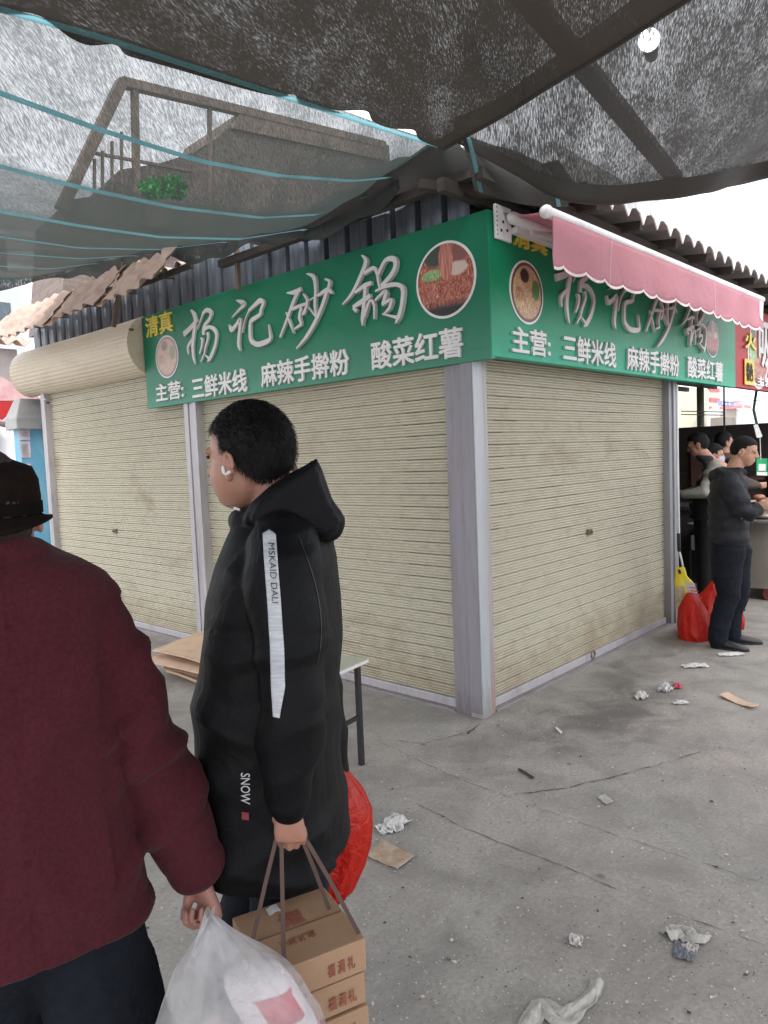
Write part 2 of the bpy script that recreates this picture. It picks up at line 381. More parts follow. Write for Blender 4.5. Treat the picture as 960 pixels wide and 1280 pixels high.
# posts and guide rails
def posts():
    bm = bmesh.new()   # corner post: folded galvanised box with flanges
    box(bm, (-.03, -.03, 0), (.06, .06, 2.32)); obj('corner_post', bm, M['galvlight'], shop, bevel=.004)
    bm = bmesh.new(); box(bm, (-.035, -.022, .03), (-.0305, .060, 2.32)); obj('cover_plate', bm, M['mauve'], shop, bevel=.002)
    bm = bmesh.new(); box(bm, (-.018, .063, .0), (.05, .135, 2.6)); box(bm, (-.004, .138, .0), (.05, .20, 2.6)); box(bm, (-.024, .063, .38), (-.0185, .070, 2.2)); obj('guide_rail', bm, M['mauve'], shop, bevel=.003)
    bm = bmesh.new(); box(bm, (.063, -.018, .0), (.105, .05, 2.6)); box(bm, (.108, -.006, .0), (.14, .05, 2.6)); obj('guide_rail', bm, M['galvrust'], shop, bevel=.003)
    bm = bmesh.new(); box(bm, (-.035, 2.84, 0), (.05, 2.90, 2.6)); box(bm, (-.02, 2.903, 0), (.05, 2.965, 2.6)); box(bm, (-.030, 2.968, 0), (.05, 3.03, 2.6)); obj('guide_rail', bm, M['frame'], shop, bevel=.003)
    bm = bmesh.new(); box(bm, (-.03, 5.86, 0), (.05, 5.925, 2.5)); box(bm, (-.012, 5.928, 0), (.05, 6.0, 2.5)); obj('guide_rail', bm, M['frame'], shop, bevel=.003)
    bm = bmesh.new(); box(bm, (2.90, -.02, 0), (2.965, .05, 2.6)); box(bm, (2.968, -.035, 0), (3.05, .06, 3.0)); obj('guide_rail', bm, M['galv'], shop, bevel=.003)
    bm = bmesh.new(); box(bm, (.0, 5.99, 2.36), (.03, 5.86, 2.38)); limb(bm, [V((-.034, 5.84, 2.4)), V((-.034, 5.80, 2.4))], .010, 8); obj('bracket', bm, M['frame'], shop)
    for a in (0, 1):   # sill strip
        bm = bmesh.new()
        if a == 0: box(bm, (-.015, .2, 0), (.055, 5.86, .010))
        else: box(bm, (.14, -.015, 0), (2.9, .055, .010))
        obj('sill', bm, worn_mat('sill_metal', (.28, .25, .25, 1), (.14, .12, .11, 1)), shop)
posts()
# roll housing at the left end of side A
bm = bmesh.new(); rows = []
N = 66; cz, r = 2.72, .285
prof = []
for i in range(N+1):
    a = math.radians(100 - 205*i/N); dd = -.0035 if i % 3 == 0 else .001
    prof.append((-(r+dd)*max(0, math.cos(a))*.8, cz+(r-.02+dd)*math.sin(a)))
for (x, z) in prof: rows.append([bm.verts.new((x+.03, y, z+.012*math.sin(y*1.2))) for y in [3.615+2.72*j/16 for j in range(17)]])
for a, b in zip(rows, rows[1:]):
    for i in range(16): bm.faces.new((a[i], a[i+1], b[i+1], b[i]))
for e in (0, 16): bm.faces.new([rw[e] for rw in rows])
hb = obj('shutter_box', bm, M['shutbox'], shop, smooth=False)
bm = bmesh.new(); P = PL(166, 412, 0, -.15); limb(bm, [P, P+V((-.03, 0, 0))], .012, 8); obj('bolt', bm, mat('rusty_bolt', (.16, .09, .06, 1)), hb)
# corrugated cladding above the shutters (A side)
def corrug(name, y0, y1, z0, z1, x=.02, pitch=.205):
    bm = bmesh.new(); y = y0; pts = []
    while y < y1:
        pts += [(y, 0), (y+.035, -.004), (y+.06, -.004), (y+.095, 0), (y+.155, 0), (y+.165, .05), (y+.195, .05)]; y += pitch
    rows = [[bm.verts.new((x+d, yy, z)) for (yy, d) in pts] for z in (z0, (z0+z1)/2, z1)]
    for a, b in zip(rows, rows[1:]):
        for i in range(len(a)-1): bm.faces.new((a[i], a[i+1], b[i+1], b[i]))
    o = obj(name, bm, M['corr'], shop); md = o.modifiers.new('s', 'SOLIDIFY'); md.thickness = .002
corrug('cladding', -.02, 6.1, 2.6, 3.30, x=.003)
bm = bmesh.new()
bar(bm, (-.13, 2.02, 2.9), (-.13, 2.02, 3.5), .03); bar(bm, (-.3, 3.65, 2.85), (-.16, 3.55, 3.6), .035)
objs('strut', bm, mat('brown_batten', (.16, .115, .085, 1), .8), shop)
# wavy resin tile roof
def tile_roof(P, nu, nv, pitch, name, m, parent, wave=.028, step=.22, Lu=1, Lv=1, th=.006):
    bm = bmesh.new()
    def f(u, v):
        p, nrm = P(u, v); s = (v*Lv % step)/step
        return p + nrm*(wave*math.cos(2*math.pi*u*Lu/pitch) + .022*(1-s) + .004*noise.noise(V((u*9, v*9, 0))))
    grid(bm, f, nu, nv); return obj(name, bm, m, parent, smooth=True, solid=th)
bm = None
def PA0(u, v): return V((.02+1.6*v, .2+2.4*u, 3.27+.20*v)), V((-.14, 0, 1))
tile_roof(PA0, 110, 20, .21, 'roof', M['roofunder'], shop, Lu=2.4, Lv=1.6, wave=.012, step=.4)
def PA(u, v):   # runs along y, v climbs from eave to ridge
    return V((.0+1.6*v, 2.62+3.98*u, 3.30+.22*v-.02*math.sin(u*5))), V((-.14, 0, 1))
tile_roof(PA, 190, 32, .21, 'roof', M['tile'], shop, Lu=3.98, Lv=1.6, wave=.032, step=.2)
for (ya_, yb_, dz, dx) in ((2.55, 3.55, .03, .0), (3.50, 4.55, .0, .02), (4.50, 6.3, -.015, .04)):   # steep tiled skirt in overlapping sheets
    def PS(u, v): return V((-.48-dx+.30*v, ya_+(yb_-ya_)*u, 2.985+dz+.38*v+.025*math.sin(u*4+dz*50)+.015*math.sin(u*11))), V((-.72, 0, .5))
    tile_roof(PS, int(60*(yb_-ya_)), 20, .21, 'roof_skirt', M['tile'], shop, Lu=yb_-ya_, Lv=.48, wave=.024, step=.16)
def PB(u, v): return V((.15+8.0*u, -.5+1.9*v, 3.135+.28*v)), V((0, -.15, 1))
tile_roof(PB, 320, 20, .23, 'roof', worn_mat('pale_roof_sheet', (.36, .35, .33, 1), (.2, .18, .16, 1), .8, 0, .4, 4), shop, Lu=8.2, Lv=1.9, wave=.012, step=.4)
bm = bmesh.new(); rnd = random.Random(3)   # saw-toothed white roof edge over side B
x = .2
while x < 7.6:
    w = .225; t0 = V((x, -.53, 3.195+rnd.uniform(-.006, .006)))
    prism(bm, [t0+V((0, 0, .045)), t0+V((w*.97, 0, .045)), t0+V((w*.97, 0, -.075)), t0+V((w*.72, 0, -.09)), t0+V((w*.5, 0, -.155+rnd.uniform(-.01, .01))), t0+V((w*.28, 0, -.095)), t0+V((0, 0, -.075))], V((0, .008, 0)))
    x += w
obj('roof_edge', bm, M['fascia'], shop)
bm = bmesh.new(); rnd = random.Random(5)
for x in [.1+.62*i for i in range(12)]: bar(bm, (x, -.46, 3.07), (x, 1.2, 3.27), .04, .06)
bar(bm, (-.3, -.30, 3.05), (7.5, -.30, 3.05), .05, .06); bar(bm, (-.3, -.05, 3.06), (7.5, -.05, 3.06), .05, .07)
for y in [.3+.7*i for i in range(9)]: bar(bm, (-.0 if y < 2.6 else -.3, y, 3.20), (1.0, y, 3.34), .04, .05)
bar(bm, (-.14, 2.6, 3.20), (-.14, 6.3, 3.20), .03, .04); bar(bm, (-.15, -.3, 3.12), (-.15, 2.2, 3.12), .06, .05); bar(bm, (-.3, .1, 3.1), (.1, -.25, 3.04), .05)
objs('rafter', bm, M['dark'], shop)
bm = bmesh.new(); box(bm, (.02, .03, 2.9), (8, .055, 3.16)); obj('fascia_board', bm, M['dark'], shop)
# ------------------------------------------------------------------ green signs
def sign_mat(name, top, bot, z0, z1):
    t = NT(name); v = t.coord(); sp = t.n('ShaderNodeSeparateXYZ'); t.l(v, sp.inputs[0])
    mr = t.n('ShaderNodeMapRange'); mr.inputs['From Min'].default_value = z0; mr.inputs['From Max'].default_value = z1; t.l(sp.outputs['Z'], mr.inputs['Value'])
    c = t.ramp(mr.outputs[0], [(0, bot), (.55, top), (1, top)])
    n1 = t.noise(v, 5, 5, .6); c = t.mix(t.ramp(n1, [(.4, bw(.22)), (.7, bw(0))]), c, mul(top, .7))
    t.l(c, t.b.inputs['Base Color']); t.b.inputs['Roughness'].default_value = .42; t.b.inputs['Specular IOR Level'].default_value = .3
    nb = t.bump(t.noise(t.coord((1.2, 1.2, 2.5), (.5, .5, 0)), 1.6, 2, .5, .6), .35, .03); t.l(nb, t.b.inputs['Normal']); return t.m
def food_mat(name, kind, C0, U, N_, r):
    """printed picture of a bowl of noodles, laid out in the disc's own plane"""
    t = NT(name); v = t.coord()
    def dot(vec, off):
        d = t.n('ShaderNodeVectorMath', operation='DOT_PRODUCT'); t.l(v, d.inputs[0]); d.inputs[1].default_value = vec
        m_ = t.n('ShaderNodeMath', operation='SUBTRACT'); t.l(d.outputs['Value'], m_.inputs[0]); m_.inputs[1].default_value = off
        k = t.n('ShaderNodeMath', operation='DIVIDE'); t.l(m_.outputs[0], k.inputs[0]); k.inputs[1].default_value = r; return k.outputs[0]
    a = dot(U, C0.dot(U)); b = dot(V((0, 0, 1)), C0.z)
    cb = t.n('ShaderNodeCombineXYZ'); t.l(a, cb.inputs[0]); t.l(b, cb.inputs[1]); p = cb.outputs[0]
    def m2(op, x, y=None, z=None):
        m_ = t.n('ShaderNodeMath', operation=op)
        for i, q in enumerate((x, y, z)):
            if q is None: continue
            if hasattr(q, 'is_linked'): t.l(q, m_.inputs[i])
            else: m_.inputs[i].default_value = q
        return m_.outputs[0]
    def blob(cx, cy, rx, ry, soft=.25):
        mp = t.n('ShaderNodeMapping'); mp.inputs['Location'].default_value = (-cx/rx, -cy/ry, 0); mp.inputs['Scale'].default_value = (1/rx, 1/ry, 1); t.l(p, mp.inputs[0])
        ln = t.n('ShaderNodeVectorMath', operation='LENGTH'); t.l(mp.outputs[0], ln.inputs[0])
        w = m2('MULTIPLY_ADD', t.noise(p, 6, 3), .5, ln.outputs['Value'])
        return t.ramp(w, [(1.2-soft, bw(1)), (1.2, bw(0))]) if False else t.ramp(m2('MULTIPLY', w, .5), [(.62-soft/2, bw(1)), (.62, bw(0))])
    st = t.n('ShaderNodeMapping'); st.inputs['Scale'].default_value = (3.2, 1.4, 1); st.inputs['Rotation'].default_value = (0, 0, .5); t.l(p, st.inputs[0])
    nd = t.noise(st.outputs[0], 3.4, 4, .65, 2.2)
    if kind == 'red':
        base = t.ramp(nd, [(.3, (.05, .012, .008, 1)), (.45, (.26, .05, .03, 1)), (.58, (.45, .16, .10, 1)), (.72, (.68, .45, .33, 1))])
        c = t.mix(t.ramp(m2('MULTIPLY_ADD', b, .5, .5), [(.1, bw(1)), (.22, bw(0))]), base, (.012, .01, .012, 1))
        c = t.mix(blob(.45, .25, .4, .22), c, (.55, .42, .36, 1)); c = t.mix(blob(-.45, .2, .45, .18), c, t.ramp(nd, [(.4, (.10, .22, .06, 1)), (.6, (.34, .48, .22, 1))]))
        c = t.mix(blob(-.3, .72, .55, .34), c, (.035, .05, .035, 1)); c = t.mix(blob(.55, .68, .4, .28), c, (.20, .07, .06, 1))
        nv_ = t.n('ShaderNodeMapping'); nv_.inputs['Scale'].default_value = (9, .7, 1); t.l(p, nv_.inputs[0])
        c = t.mix(blob(.05, .55, .27, .6, .1), c, t.ramp(t.noise(nv_.outputs[0], 2, 2), [(.35, (.30, .06, .05, 1)), (.65, (.60, .26, .20, 1))]))
    else:
        base = t.ramp(nd, [(.3, (.16, .07, .03, 1)), (.45, (.36, .20, .10, 1)), (.6, (.58, .42, .26, 1)), (.75, (.72, .60, .45, 1))])
        c = t.mix(blob(.55, .15, .3, .4), base, (.06, .16, .04, 1)); c = t.mix(blob(-.15, .55, .32, .28), c, (.03, .015, .012, 1)); c = t.mix(blob(-.5, -.1, .3, .3), c, t.ramp(nd, [(.4, (.14, .06, .03, 1)), (.6, (.45, .25, .15, 1))]))
        ln = t.n('ShaderNodeVectorMath', operation='LENGTH'); t.l(p, ln.inputs[0]); c = t.mix(t.ramp(ln.outputs['Value'], [(.86, bw(0)), (.93, bw(1))]), c, (.10, .05, .03, 1))
    if kind == 'pale': c = t.mix(.35, c, (.6, .42, .42, 1))
    t.l(c, t.b.inputs['Base Color']); t.b.inputs['Roughness'].default_value = .4; return t.m
def disc(bm, C_, U, W, r, n=48, off=V((0, 0, 0)), th=V((0, 0, 0))):
    prism(bm, [C_+off+U*r*math.cos(2*math.pi*i/n)+W*r*math.sin(2*math.pi*i/n) for i in range(n)], th)
Z = V((0, 0, 1))
# brush strokes traced as centre lines with widths: (zoom origin, scale, strokes)
S1 = ((225, 370), 8.0, [
 [(50, 385, 60), (120, 320, 55), (185, 240, 40)], [(120, 140, 10), (155, 190, 50), (165, 260, 50), (150, 400, 55), (140, 520, 45), (150, 620, 35), (168, 685, 4)],
 [(140, 430, 30), (95, 510, 40), (100, 585, 15)], [(185, 340, 10), (230, 220, 20), (250, 170, 36), (285, 142, 48), (325, 170, 48), (310, 230, 42), (255, 310, 44), (250, 390, 45)],
 [(245, 345, 40), (300, 312, 38), (350, 330, 45), (380, 390, 42), (370, 480, 42), (345, 560, 46), (312, 630, 46), (290, 658, 8)], [(310, 630, 34), (262, 590, 8)],
 [(222, 425, 15), (240, 440, 38), (230, 520, 26), (210, 580, 14)], [(290, 365, 32), (297, 420, 34), (270, 520, 28), (255, 590, 18), (225, 660, 16)],
 [(580, 45, 8), (640, 68, 62), (652, 95, 52), (600, 150, 27), (532, 222, 6)], [(508, 290, 8), (532, 340, 58), (580, 290, 42), (618, 240, 48), (615, 330, 48), (605, 430, 46), (605, 500, 44), (622, 552, 5)],
 [(640, 370, 16), (670, 235, 14), (712, 145, 22)], [(705, 150, 30), (770, 90, 48), (820, 50, 62), (850, 75, 42), (828, 140, 40), (815, 190, 46), (745, 238, 52), (722, 270, 46), (718, 360, 46), (728, 445, 50), (790, 485, 62), (870, 465, 62), (920, 430, 50), (915, 360, 27), (903, 288, 5)]])
S2 = ((345, 310), 5.647, [
 [(90, 320, 8), (145, 315, 42), (190, 292, 34)], [(172, 305, 34), (130, 400, 36), (88, 515, 26), (42, 632, 18)], [(85, 455, 8), (113, 530, 24), (140, 605, 6)],
 [(125, 435, 26), (180, 412, 30), (232, 395, 24)], [(206, 325, 12), (235, 378, 26), (215, 455, 30), (200, 470, 20)], [(195, 420, 30), (180, 490, 32), (196, 542, 14)], [(145, 575, 14), (195, 540, 26)],
 [(232, 185, 8), (282, 208, 42), (295, 300, 30), (290, 400, 30), (300, 490, 20)], [(298, 488, 16), (240, 418, 5)], [(362, 222, 12), (395, 242, 32), (380, 300, 30)], [(312, 340, 18), (378, 300, 44), (416, 325, 12)], [(245, 375, 7), (320, 332, 16)],
 [(375, 315, 42), (340, 420, 36), (290, 530, 36), (230, 630, 32), (162, 712, 12)],
 [(622, 55, 8), (652, 102, 48), (602, 230, 36), (550, 330, 30), (488, 402, 12)], [(640, 185, 34), (705, 145, 36), (732, 185, 32), (740, 240, 26), (750, 290, 16)], [(575, 320, 20), (640, 272, 42), (692, 250, 34)],
 [(562, 420, 30), (620, 385, 46), (685, 340, 40)], [(650, 265, 30), (640, 400, 42), (630, 500, 42), (630, 552, 6)], [(640, 490, 36), (680, 380, 24), (710, 400, 26), (712, 505, 14)], [(565, 425, 30), (590, 450, 34)],
 [(742, 190, 34), (790, 95, 34), (850, 82, 52), (862, 130, 42), (830, 200, 44), (760, 275, 34)], [(720, 310, 14), (800, 272, 38), (870, 262, 38), (913, 292, 42), (908, 400, 38), (885, 490, 42), (862, 535, 8)], [(880, 495, 36), (770, 468, 8)],
 [(720, 372, 18), (795, 310, 38), (775, 400, 34)], [(770, 405, 26), (832, 370, 34), (820, 430, 32), (775, 475, 12)]])
def brush_strokes():
    out = []
    for (ox, oy), k, strokes in (S1, S2):
        for st in strokes:
            pts = []
            for (x, y, w) in st:
                px, py = ox+x/k, oy+y/k; P = PL(px, py, 0, -.046); Q = PL(px+w/k/2, py, 0, -.046); R_ = PL(px, py+w/k/2, 0, -.046)
                pts.append((P.y, P.z, .33*(abs(Q.y-P.y)+abs(R_.z-P.z))*1.0))
            out.append(pts)
    return out
BR = brush_strokes()
def strokes_mesh(bm, fn, N_, base, th, grow=0, sel=None):
    for si, st in enumerate(BR):
        if sel and not (sel[0] <= si < sel[1]): continue
        P2 = [V((a, b)) for a, b, w in st]; ws = [w for a, b, w in st]
        # catmull-rom refine
        pts = []; n = len(P2)
        for i in range(n-1):
            p0, p1, p2, p3 = P2[max(i-1, 0)], P2[i], P2[i+1], P2[min(i+2, n-1)]
            for k in range(5):
                t = k/5; q = .5*((2*p1)+(p2-p0)*t+(2*p0-5*p1+4*p2-p3)*t*t+(3*p1-p0-3*p2+p3)*t**3); pts.append((q, ws[i]*(1-t)+ws[i+1]*t))
        pts.append((P2[-1], ws[-1])); Lq, Rq = [], []
        for i, (q, w) in enumerate(pts):
            d = (pts[min(i+1, len(pts)-1)][0]-pts[max(i-1, 0)][0]); d = d.normalized() if d.length > 1e-9 else V((1, 0)); s = V((-d.y, d.x)); w += grow
            Lq.append(q+s*w); Rq.append(q-s*w)
        t_ = th+si*.0004
        for Q in range(len(pts)-1):
            quad = [Lq[Q], Lq[Q+1], Rq[Q+1], Rq[Q]]; prism(bm, [fn(a)+N_*(base+si*.00003) for a in quad], N_*t_)
# ---- sign on side A
NA = V((-1, 0, 0)); UA = V((0, -1, 0))
XA, YB = -.045, -.175
def fa(q): return V((XA-.0005, q[0], q[1]))
sgA = thing('shop_sign', (-.1, 1.7, 2.13), 'long green shop sign with silver brush characters, left of the corner post', 'sign', 'green restaurant signs')
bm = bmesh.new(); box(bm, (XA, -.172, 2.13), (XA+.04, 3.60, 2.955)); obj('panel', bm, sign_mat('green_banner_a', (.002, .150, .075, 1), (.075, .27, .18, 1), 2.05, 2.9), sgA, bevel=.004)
CH = ((0, 8), (8, 12), (12, 25), (25, 99))
for ch in CH: bm = bmesh.new(); strokes_mesh(bm, fa, NA, 0, .016, sel=ch); obj('brush_character', bm, M['letter'], sgA)
def sign_text(body, px0, px1, pyb0, pyt0, plane, root, m, name='lettering', bold=.022):
    """fit the characters between the left bottom (px0,pyb0) / left top pyt0 and right px1"""
    ax, val, N_ = plane; a = PL(px0, pyb0, ax, val); b = PL(px0, pyt0, ax, val); c = PL(px1, pyb0, ax, val)
    U = V((c.x-a.x, c.y-a.y, 0)); return fit_text(body, name, V((a.x, a.y, a.z)), U, V((0, 0, b.z-a.z)), N_, m, root, .012, bold)
pa = (0, XA-.0005, NA); pb = (1, YB-.0005, V((0, -1, 0)))
def zbox(body, px0, px1, z0, z1, plane, root, m, name='lettering', bold=.022, pyr=430):
    ax, val, N_ = plane; a = PL(px0, pyr, ax, val); c = PL(px1, pyr, ax, val)
    return fit_text(body, name, V((a.x, a.y, z0)), V((c.x-a.x, c.y-a.y, 0)), V((0, 0, z1-z0)), N_, m, root, .012, bold)
zA = lambda x, y: PL(x, y, 0, XA).z
zB = lambda x, y: PL(x, y, 1, YB).z
zbox('主营:', 196, 231, zA(210, 501), zA(210, 478), pa, sgA, M['letterw'], pyr=490)
zbox('三鲜米线', 241, 310, zA(275, 495), zA(275, 466), pa, sgA, M['letterw'], pyr=478)
zbox('麻辣手擀粉', 327, 438, zA(380, 477), zA(380, 445), pa, sgA, M['letterw'], pyr=460)
zbox('酸菜红薯', 465, 580, zA(520, 455), zA(520, 418), pa, sgA, M['letterw'], pyr=434)
zbox('清真', 183, 217, zA(200, 419), zA(200, 392), pa, sgA, M['gold'], pyr=405)
def picture(ax, val, cx, cy, ytop, ybot, kind, N_, U, root, nm):
    c = PL(cx, cy, ax, val); r = (PL(cx, ytop, ax, val).z-PL(cx, ybot, ax, val).z)/2
    bm = bmesh.new(); disc(bm, c, U, Z, r, th=N_*.004); o = obj('picture', bm, M['letterw'], root)
    bm = bmesh.new(); disc(bm, c+N_*.0045, U, Z, r*.93, th=N_*.002); obj('food_picture', bm, food_mat(nm, kind, c, U, N_, r*.93), o)
picture(0, XA-.0005, 209, 446, 420, 474, 'pale', NA, UA, sgA, 'bowl_print_a')
picture(0, XA-.0005, 557, 350, 303, 400, 'red', NA, UA, sgA, 'bowl_print_b')
# ---- sign on side B
NB = V((0, -1, 0)); UB = V((1, 0, 0))
sgB = thing('shop_sign', (2, -.1, 2.15), 'green shop sign half hidden behind the pink awning, right of the corner post', 'sign', 'green restaurant signs')
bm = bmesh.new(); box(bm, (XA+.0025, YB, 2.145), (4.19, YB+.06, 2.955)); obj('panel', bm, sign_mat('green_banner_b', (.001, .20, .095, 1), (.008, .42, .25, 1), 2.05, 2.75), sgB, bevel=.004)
ys = [p[0] for s in BR for p in s]; yl, yr = max(ys), min(ys); xl, xr = PL(694, 400, 1, YB).x, PL(879, 440, 1, YB).x
zoff = PL(740, 412, 1, YB).z - min(p[1] for s in BR[:8] for p in s)
def fb(q): return V((xl+(yl-q[0])/(yl-yr)*(xr-xl), YB-.0005, q[1]-.02))
for ch in CH: bm = bmesh.new(); strokes_mesh(bm, fb, NB, 0, .016, sel=ch); obj('brush_character', bm, M['letter'], sgB)
zbox('主营:', 638, 686, zB(660, 444), zB(660, 411), pb, sgB, M['letterw'], pyr=428)
zbox('三鲜米线', 702, 768, zB(735, 456), zB(735, 423), pb, sgB, M['letterw'], pyr=440)
zbox('麻辣手擀粉', 782, 847, zB(815, 467), zB(815, 438), pb, sgB, M['letterw'], pyr=452)
zbox('酸菜红薯', 858, 902, zB(880, 475), zB(880, 449), pb, sgB, M['letterw'], pyr=462)
zbox('清真', 640, 682, 2.80, 2.93, pb, sgB, M['gold'], pyr=300)
picture(1, YB-.0005, 658, 366, 327, 406, 'brown', NB, UB, sgB, 'bowl_print_c')
picture(1, YB-.0005, 890, 424, 400, 446, 'red', NB, UB, sgB, 'bowl_print_d')
# ---- red sign of the neighbour
sgR = thing('neighbour_sign', (5, -.1, 2.15), 'red restaurant sign with a noodle bowl at the right edge, next to the green one', 'sign')
bm = bmesh.new(); box(bm, (4.20, -.17, 2.15), (7.2, -.11, 2.985)); obj('panel', bm, mat('red_banner', (.34, .012, .014, 1), .5, .2, 3, .05, spec=.3), sgR, bevel=.004)
c = PL(934, 440, 1, -.1205); bm = bmesh.new(); disc(bm, V((4.95, -.1705, 2.52)), UB, Z, .36, th=NB*.004); obj('bowl_rim', bm, M['letterw'], sgR)
bm = bmesh.new(); disc(bm, V((4.95, -.1755, 2.54)), UB, Z, .33, th=NB*.003); obj('bowl_picture', bm, food_mat('bowl_print_e', 'red', V((4.95, -.17, 2.40)), UB, NB, .6), sgR)
a = PL(931, 448, 1, -.185); b = PL(943, 482, 1, -.185); bm = bmesh.new(); box(bm, (a.x, -.186, b.z), (b.x, -.180, a.z)); gl = obj('gold_tag', bm, mat('gold_tag', (.55, .42, .06, 1), .5), sgR)
zb2 = lambda s, a, b, c, d, m: fit_text(s, 'lettering', PL(a, d, 1, -.187), V((PL(b, d, 1, -.187).x-PL(a, d, 1, -.187).x, 0, 0)), V((0, 0, PL(a, c, 1, -.187).z-PL(a, d, 1, -.187).z)), NB, m, sgR, .006, .02)
zb2('特色', 933, 941, 453, 476, M['dark']); zb2('火', 931, 945, 414, 435, M['gold']); zb2('吸', 948, 966, 400, 458, M['letter']); zb2('主营:', 946, 966, 470, 482, M['letterw'])
# ------------------------------------------------------------------ awning
aw = thing('awning', (2, -.3, 2.8), 'pink retractable awning rolled in over the right green sign', 'awning')
xa0, xa1, ya, zt = .055, 3.86, -.5, 2.865
def zt_(x): return 2.855+.012*(x/3.8)
bm = bmesh.new(); limb(bm, [V((xa0-.02, ya, 2.872)), V((xa1+.02, ya, 2.90))], .030, 14); limb(bm, [V((xa0-.035, ya, 2.872)), V((xa0-.02, ya, 2.872))], .036, 14); obj('front_bar', bm, M['white'], aw, smooth=True)
bm = bmesh.new()
def val(u, v):
    x = xa0+(xa1-xa0)*u; nsc = 15; sc_ = .028*abs(math.cos(math.pi*u*nsc))**.7
    drop = .285-sc_*0-.03+sc_; z = 2.86+.028*u-.0-drop*v
    return V((x, ya-.022+.012*v*math.sin(u*38)+.018*v*math.sin(u*9)+.01*v*noise.noise(V((x*3, v*2, 0)))-.0, z))
grid(bm, val, 240, 8); pinkm = film_mat('pink_awning_cloth', (.72, .34, .40, 1), 0, .7, .4, 3)
vl = obj('valance', bm, pinkm, aw, smooth=True, solid=.002)
bm = bmesh.new()
def hem(u, v):
    p = val(u, 1); return p+V((0, -.003+.0*v, -.006+.016*v))
grid(bm, hem, 240, 1); obj('valance_hem', bm, mat('pale_hem', (.80, .66, .66, 1), .7), vl, solid=.003)
bm = bmesh.new()
for uu in (.185, .655): grid(bm, lambda a, b: val(uu+a*.0012, b)+V((0, -.004, 0)), 1, 8)
grid(bm, lambda a, b: val(.965+a*.03, b*.62+.05)+V((0, -.004, 0)), 4, 6)
objs('seam', bm, mat('pale_hem', (.8, .66, .66, 1)), vl, solid=.001)
bm = bmesh.new()   # cloth from the roller to the front bar
grid(bm, lambda u, v: V((xa0+.02+(xa1-xa0-.04)*u, -.20-.29*v, 2.955-.06*v-.02*math.sin(v*3.1)*(1-.3*math.sin(u*7)))), 40, 6); obj('canopy_cloth', bm, pinkm, aw, smooth=True, solid=.002)
bm = bmesh.new(); limb(bm, [V((.10, -.24, 2.92)), V((3.9, -.24, 2.93))], .034, 14); obj('roller_tube', bm, M['white'], aw, smooth=True)
bm = bmesh.new(); bar(bm, (.16, -.21, 2.87), (3.9, -.21, 2.88), .05, .035); bar(bm, (.3, -.23, 2.88), (1.6, -.44, 2.87), .04, .03); bar(bm, (1.6, -.44, 2.85), (.5, -.47, 2.85), .035, .03); bar(bm, (3.6, -.23, 2.88), (2.3, -.44, 2.87), .04, .03); bar(bm, (2.3, -.44, 2.85), (3.4, -.47, 2.85), .035, .03); objs('folding_arm', bm, M['white'], aw, bevel=.004)
bm = bmesh.new(); box(bm, (.0, -.20, 2.80), (.16, -.18, 2.99)); bpl = obj('bracket', bm, M['white'], aw, bevel=.006)
bm = bmesh.new()
for i in range(7): disc(bm, V((.01, -.2002, 2.82+.025*i)), UB, Z, .004, 10, th=NB*.002)
for (a, b) in ((.07, 2.9), (.11, 2.86), (.05, 2.85), (.12, 2.94)): disc(bm, V((a, -.2002, b)), UB, Z, .009, 12, th=NB*.002)
objs('hole', bm, M['black'], bpl)
# ------------------------------------------------------------------ shade nets
def interp(curve, x):
    if x <= curve[0][0]:
        (a, b), (c, d) = curve[0], curve[1]; return b+(d-b)/(c-a)*(x-a)*.35
    for (a, b), (c, d) in zip(curve, curve[1:]):
        if x <= c: t = (x-a)/(c-a); return b+(d-b)*t
    return curve[-1][1]
ST = [(-.06, -.45, [(-3.3, 2.98), (-2.53, 3.08), (-2.2, 3.12), (-1.58, 3.17), (-.69, 3.24), (.3, 3.33)]),
 (.34, -.25, [(-2.41, 3.01), (-2.03, 2.99), (-1.56, 2.99), (-1.1, 3.04), (-.58, 3.14), (-.25, 3.24)]),
 (.56, -.25, [(-2.36, 2.83), (-2.0, 2.825), (-1.57, 2.84), (-1.05, 2.90), (-.65, 3.0), (-.25, 3.19)]),
 (1.12, -.25, [(-2.15, 2.84), (-1.76, 2.85), (-1.31, 2.88), (-.77, 2.97), (-.25, 3.13)]),
 (2.01, -.25, [(-1.82, 2.99), (-1.35, 3.01), (-.78, 3.10), (-.25, 3.25)]),
 (3.27, -.25, [(-1.35, 3.25), (-.74, 3.31), (-.25, 3.42)]),
 (3.98, -.25, [(-1.09, 3.34), (-.69, 3.38), (-.25, 3.5)]),
 (4.7, -.25, [(-1.0, 3.36), (-.63, 3.42), (-.25, 3.55)])]
def smooth_curve(cv):
    n = len(cv); m_ = [0]*n
    return cv
def net_z(x, y):
    zs = [(s[0], interp(s[2], x)) for s in ST]
    if y <= zs[0][0]: return zs[0][1]
    if y >= zs[-1][0]: return zs[-1][1]
    for i in range(len(zs)-1):
        if y <= zs[i+1][0]:
            t = (y-zs[i][0])/(zs[i+1][0]-zs[i][0]); p0 = zs[max(i-1, 0)][1]; p1 = zs[i][1]; p2 = zs[i+1][1]; p3 = zs[min(i+2, len(zs)-1)][1]
            t2 = t*t*(3-2*t)*.5+t*.5; return p1+(p2-p1)*t2
def net_end(y):   # where the cloth ends at the eave
    return -.22 if y > .25 else -.22+(.25-y)*1.55
LA, RA = math.radians(-42), math.radians(-29)
net_left_mat = net_mat('shade_cloth_light', .60, .13, LA, .40, (.036, .043, .040, 1), 1.3, .10)
nl = thing('shade_net', (-1.5, 1.5, 3.2), 'grey shade net with teal bands sagging from the eave over the left sign', 'shade net')
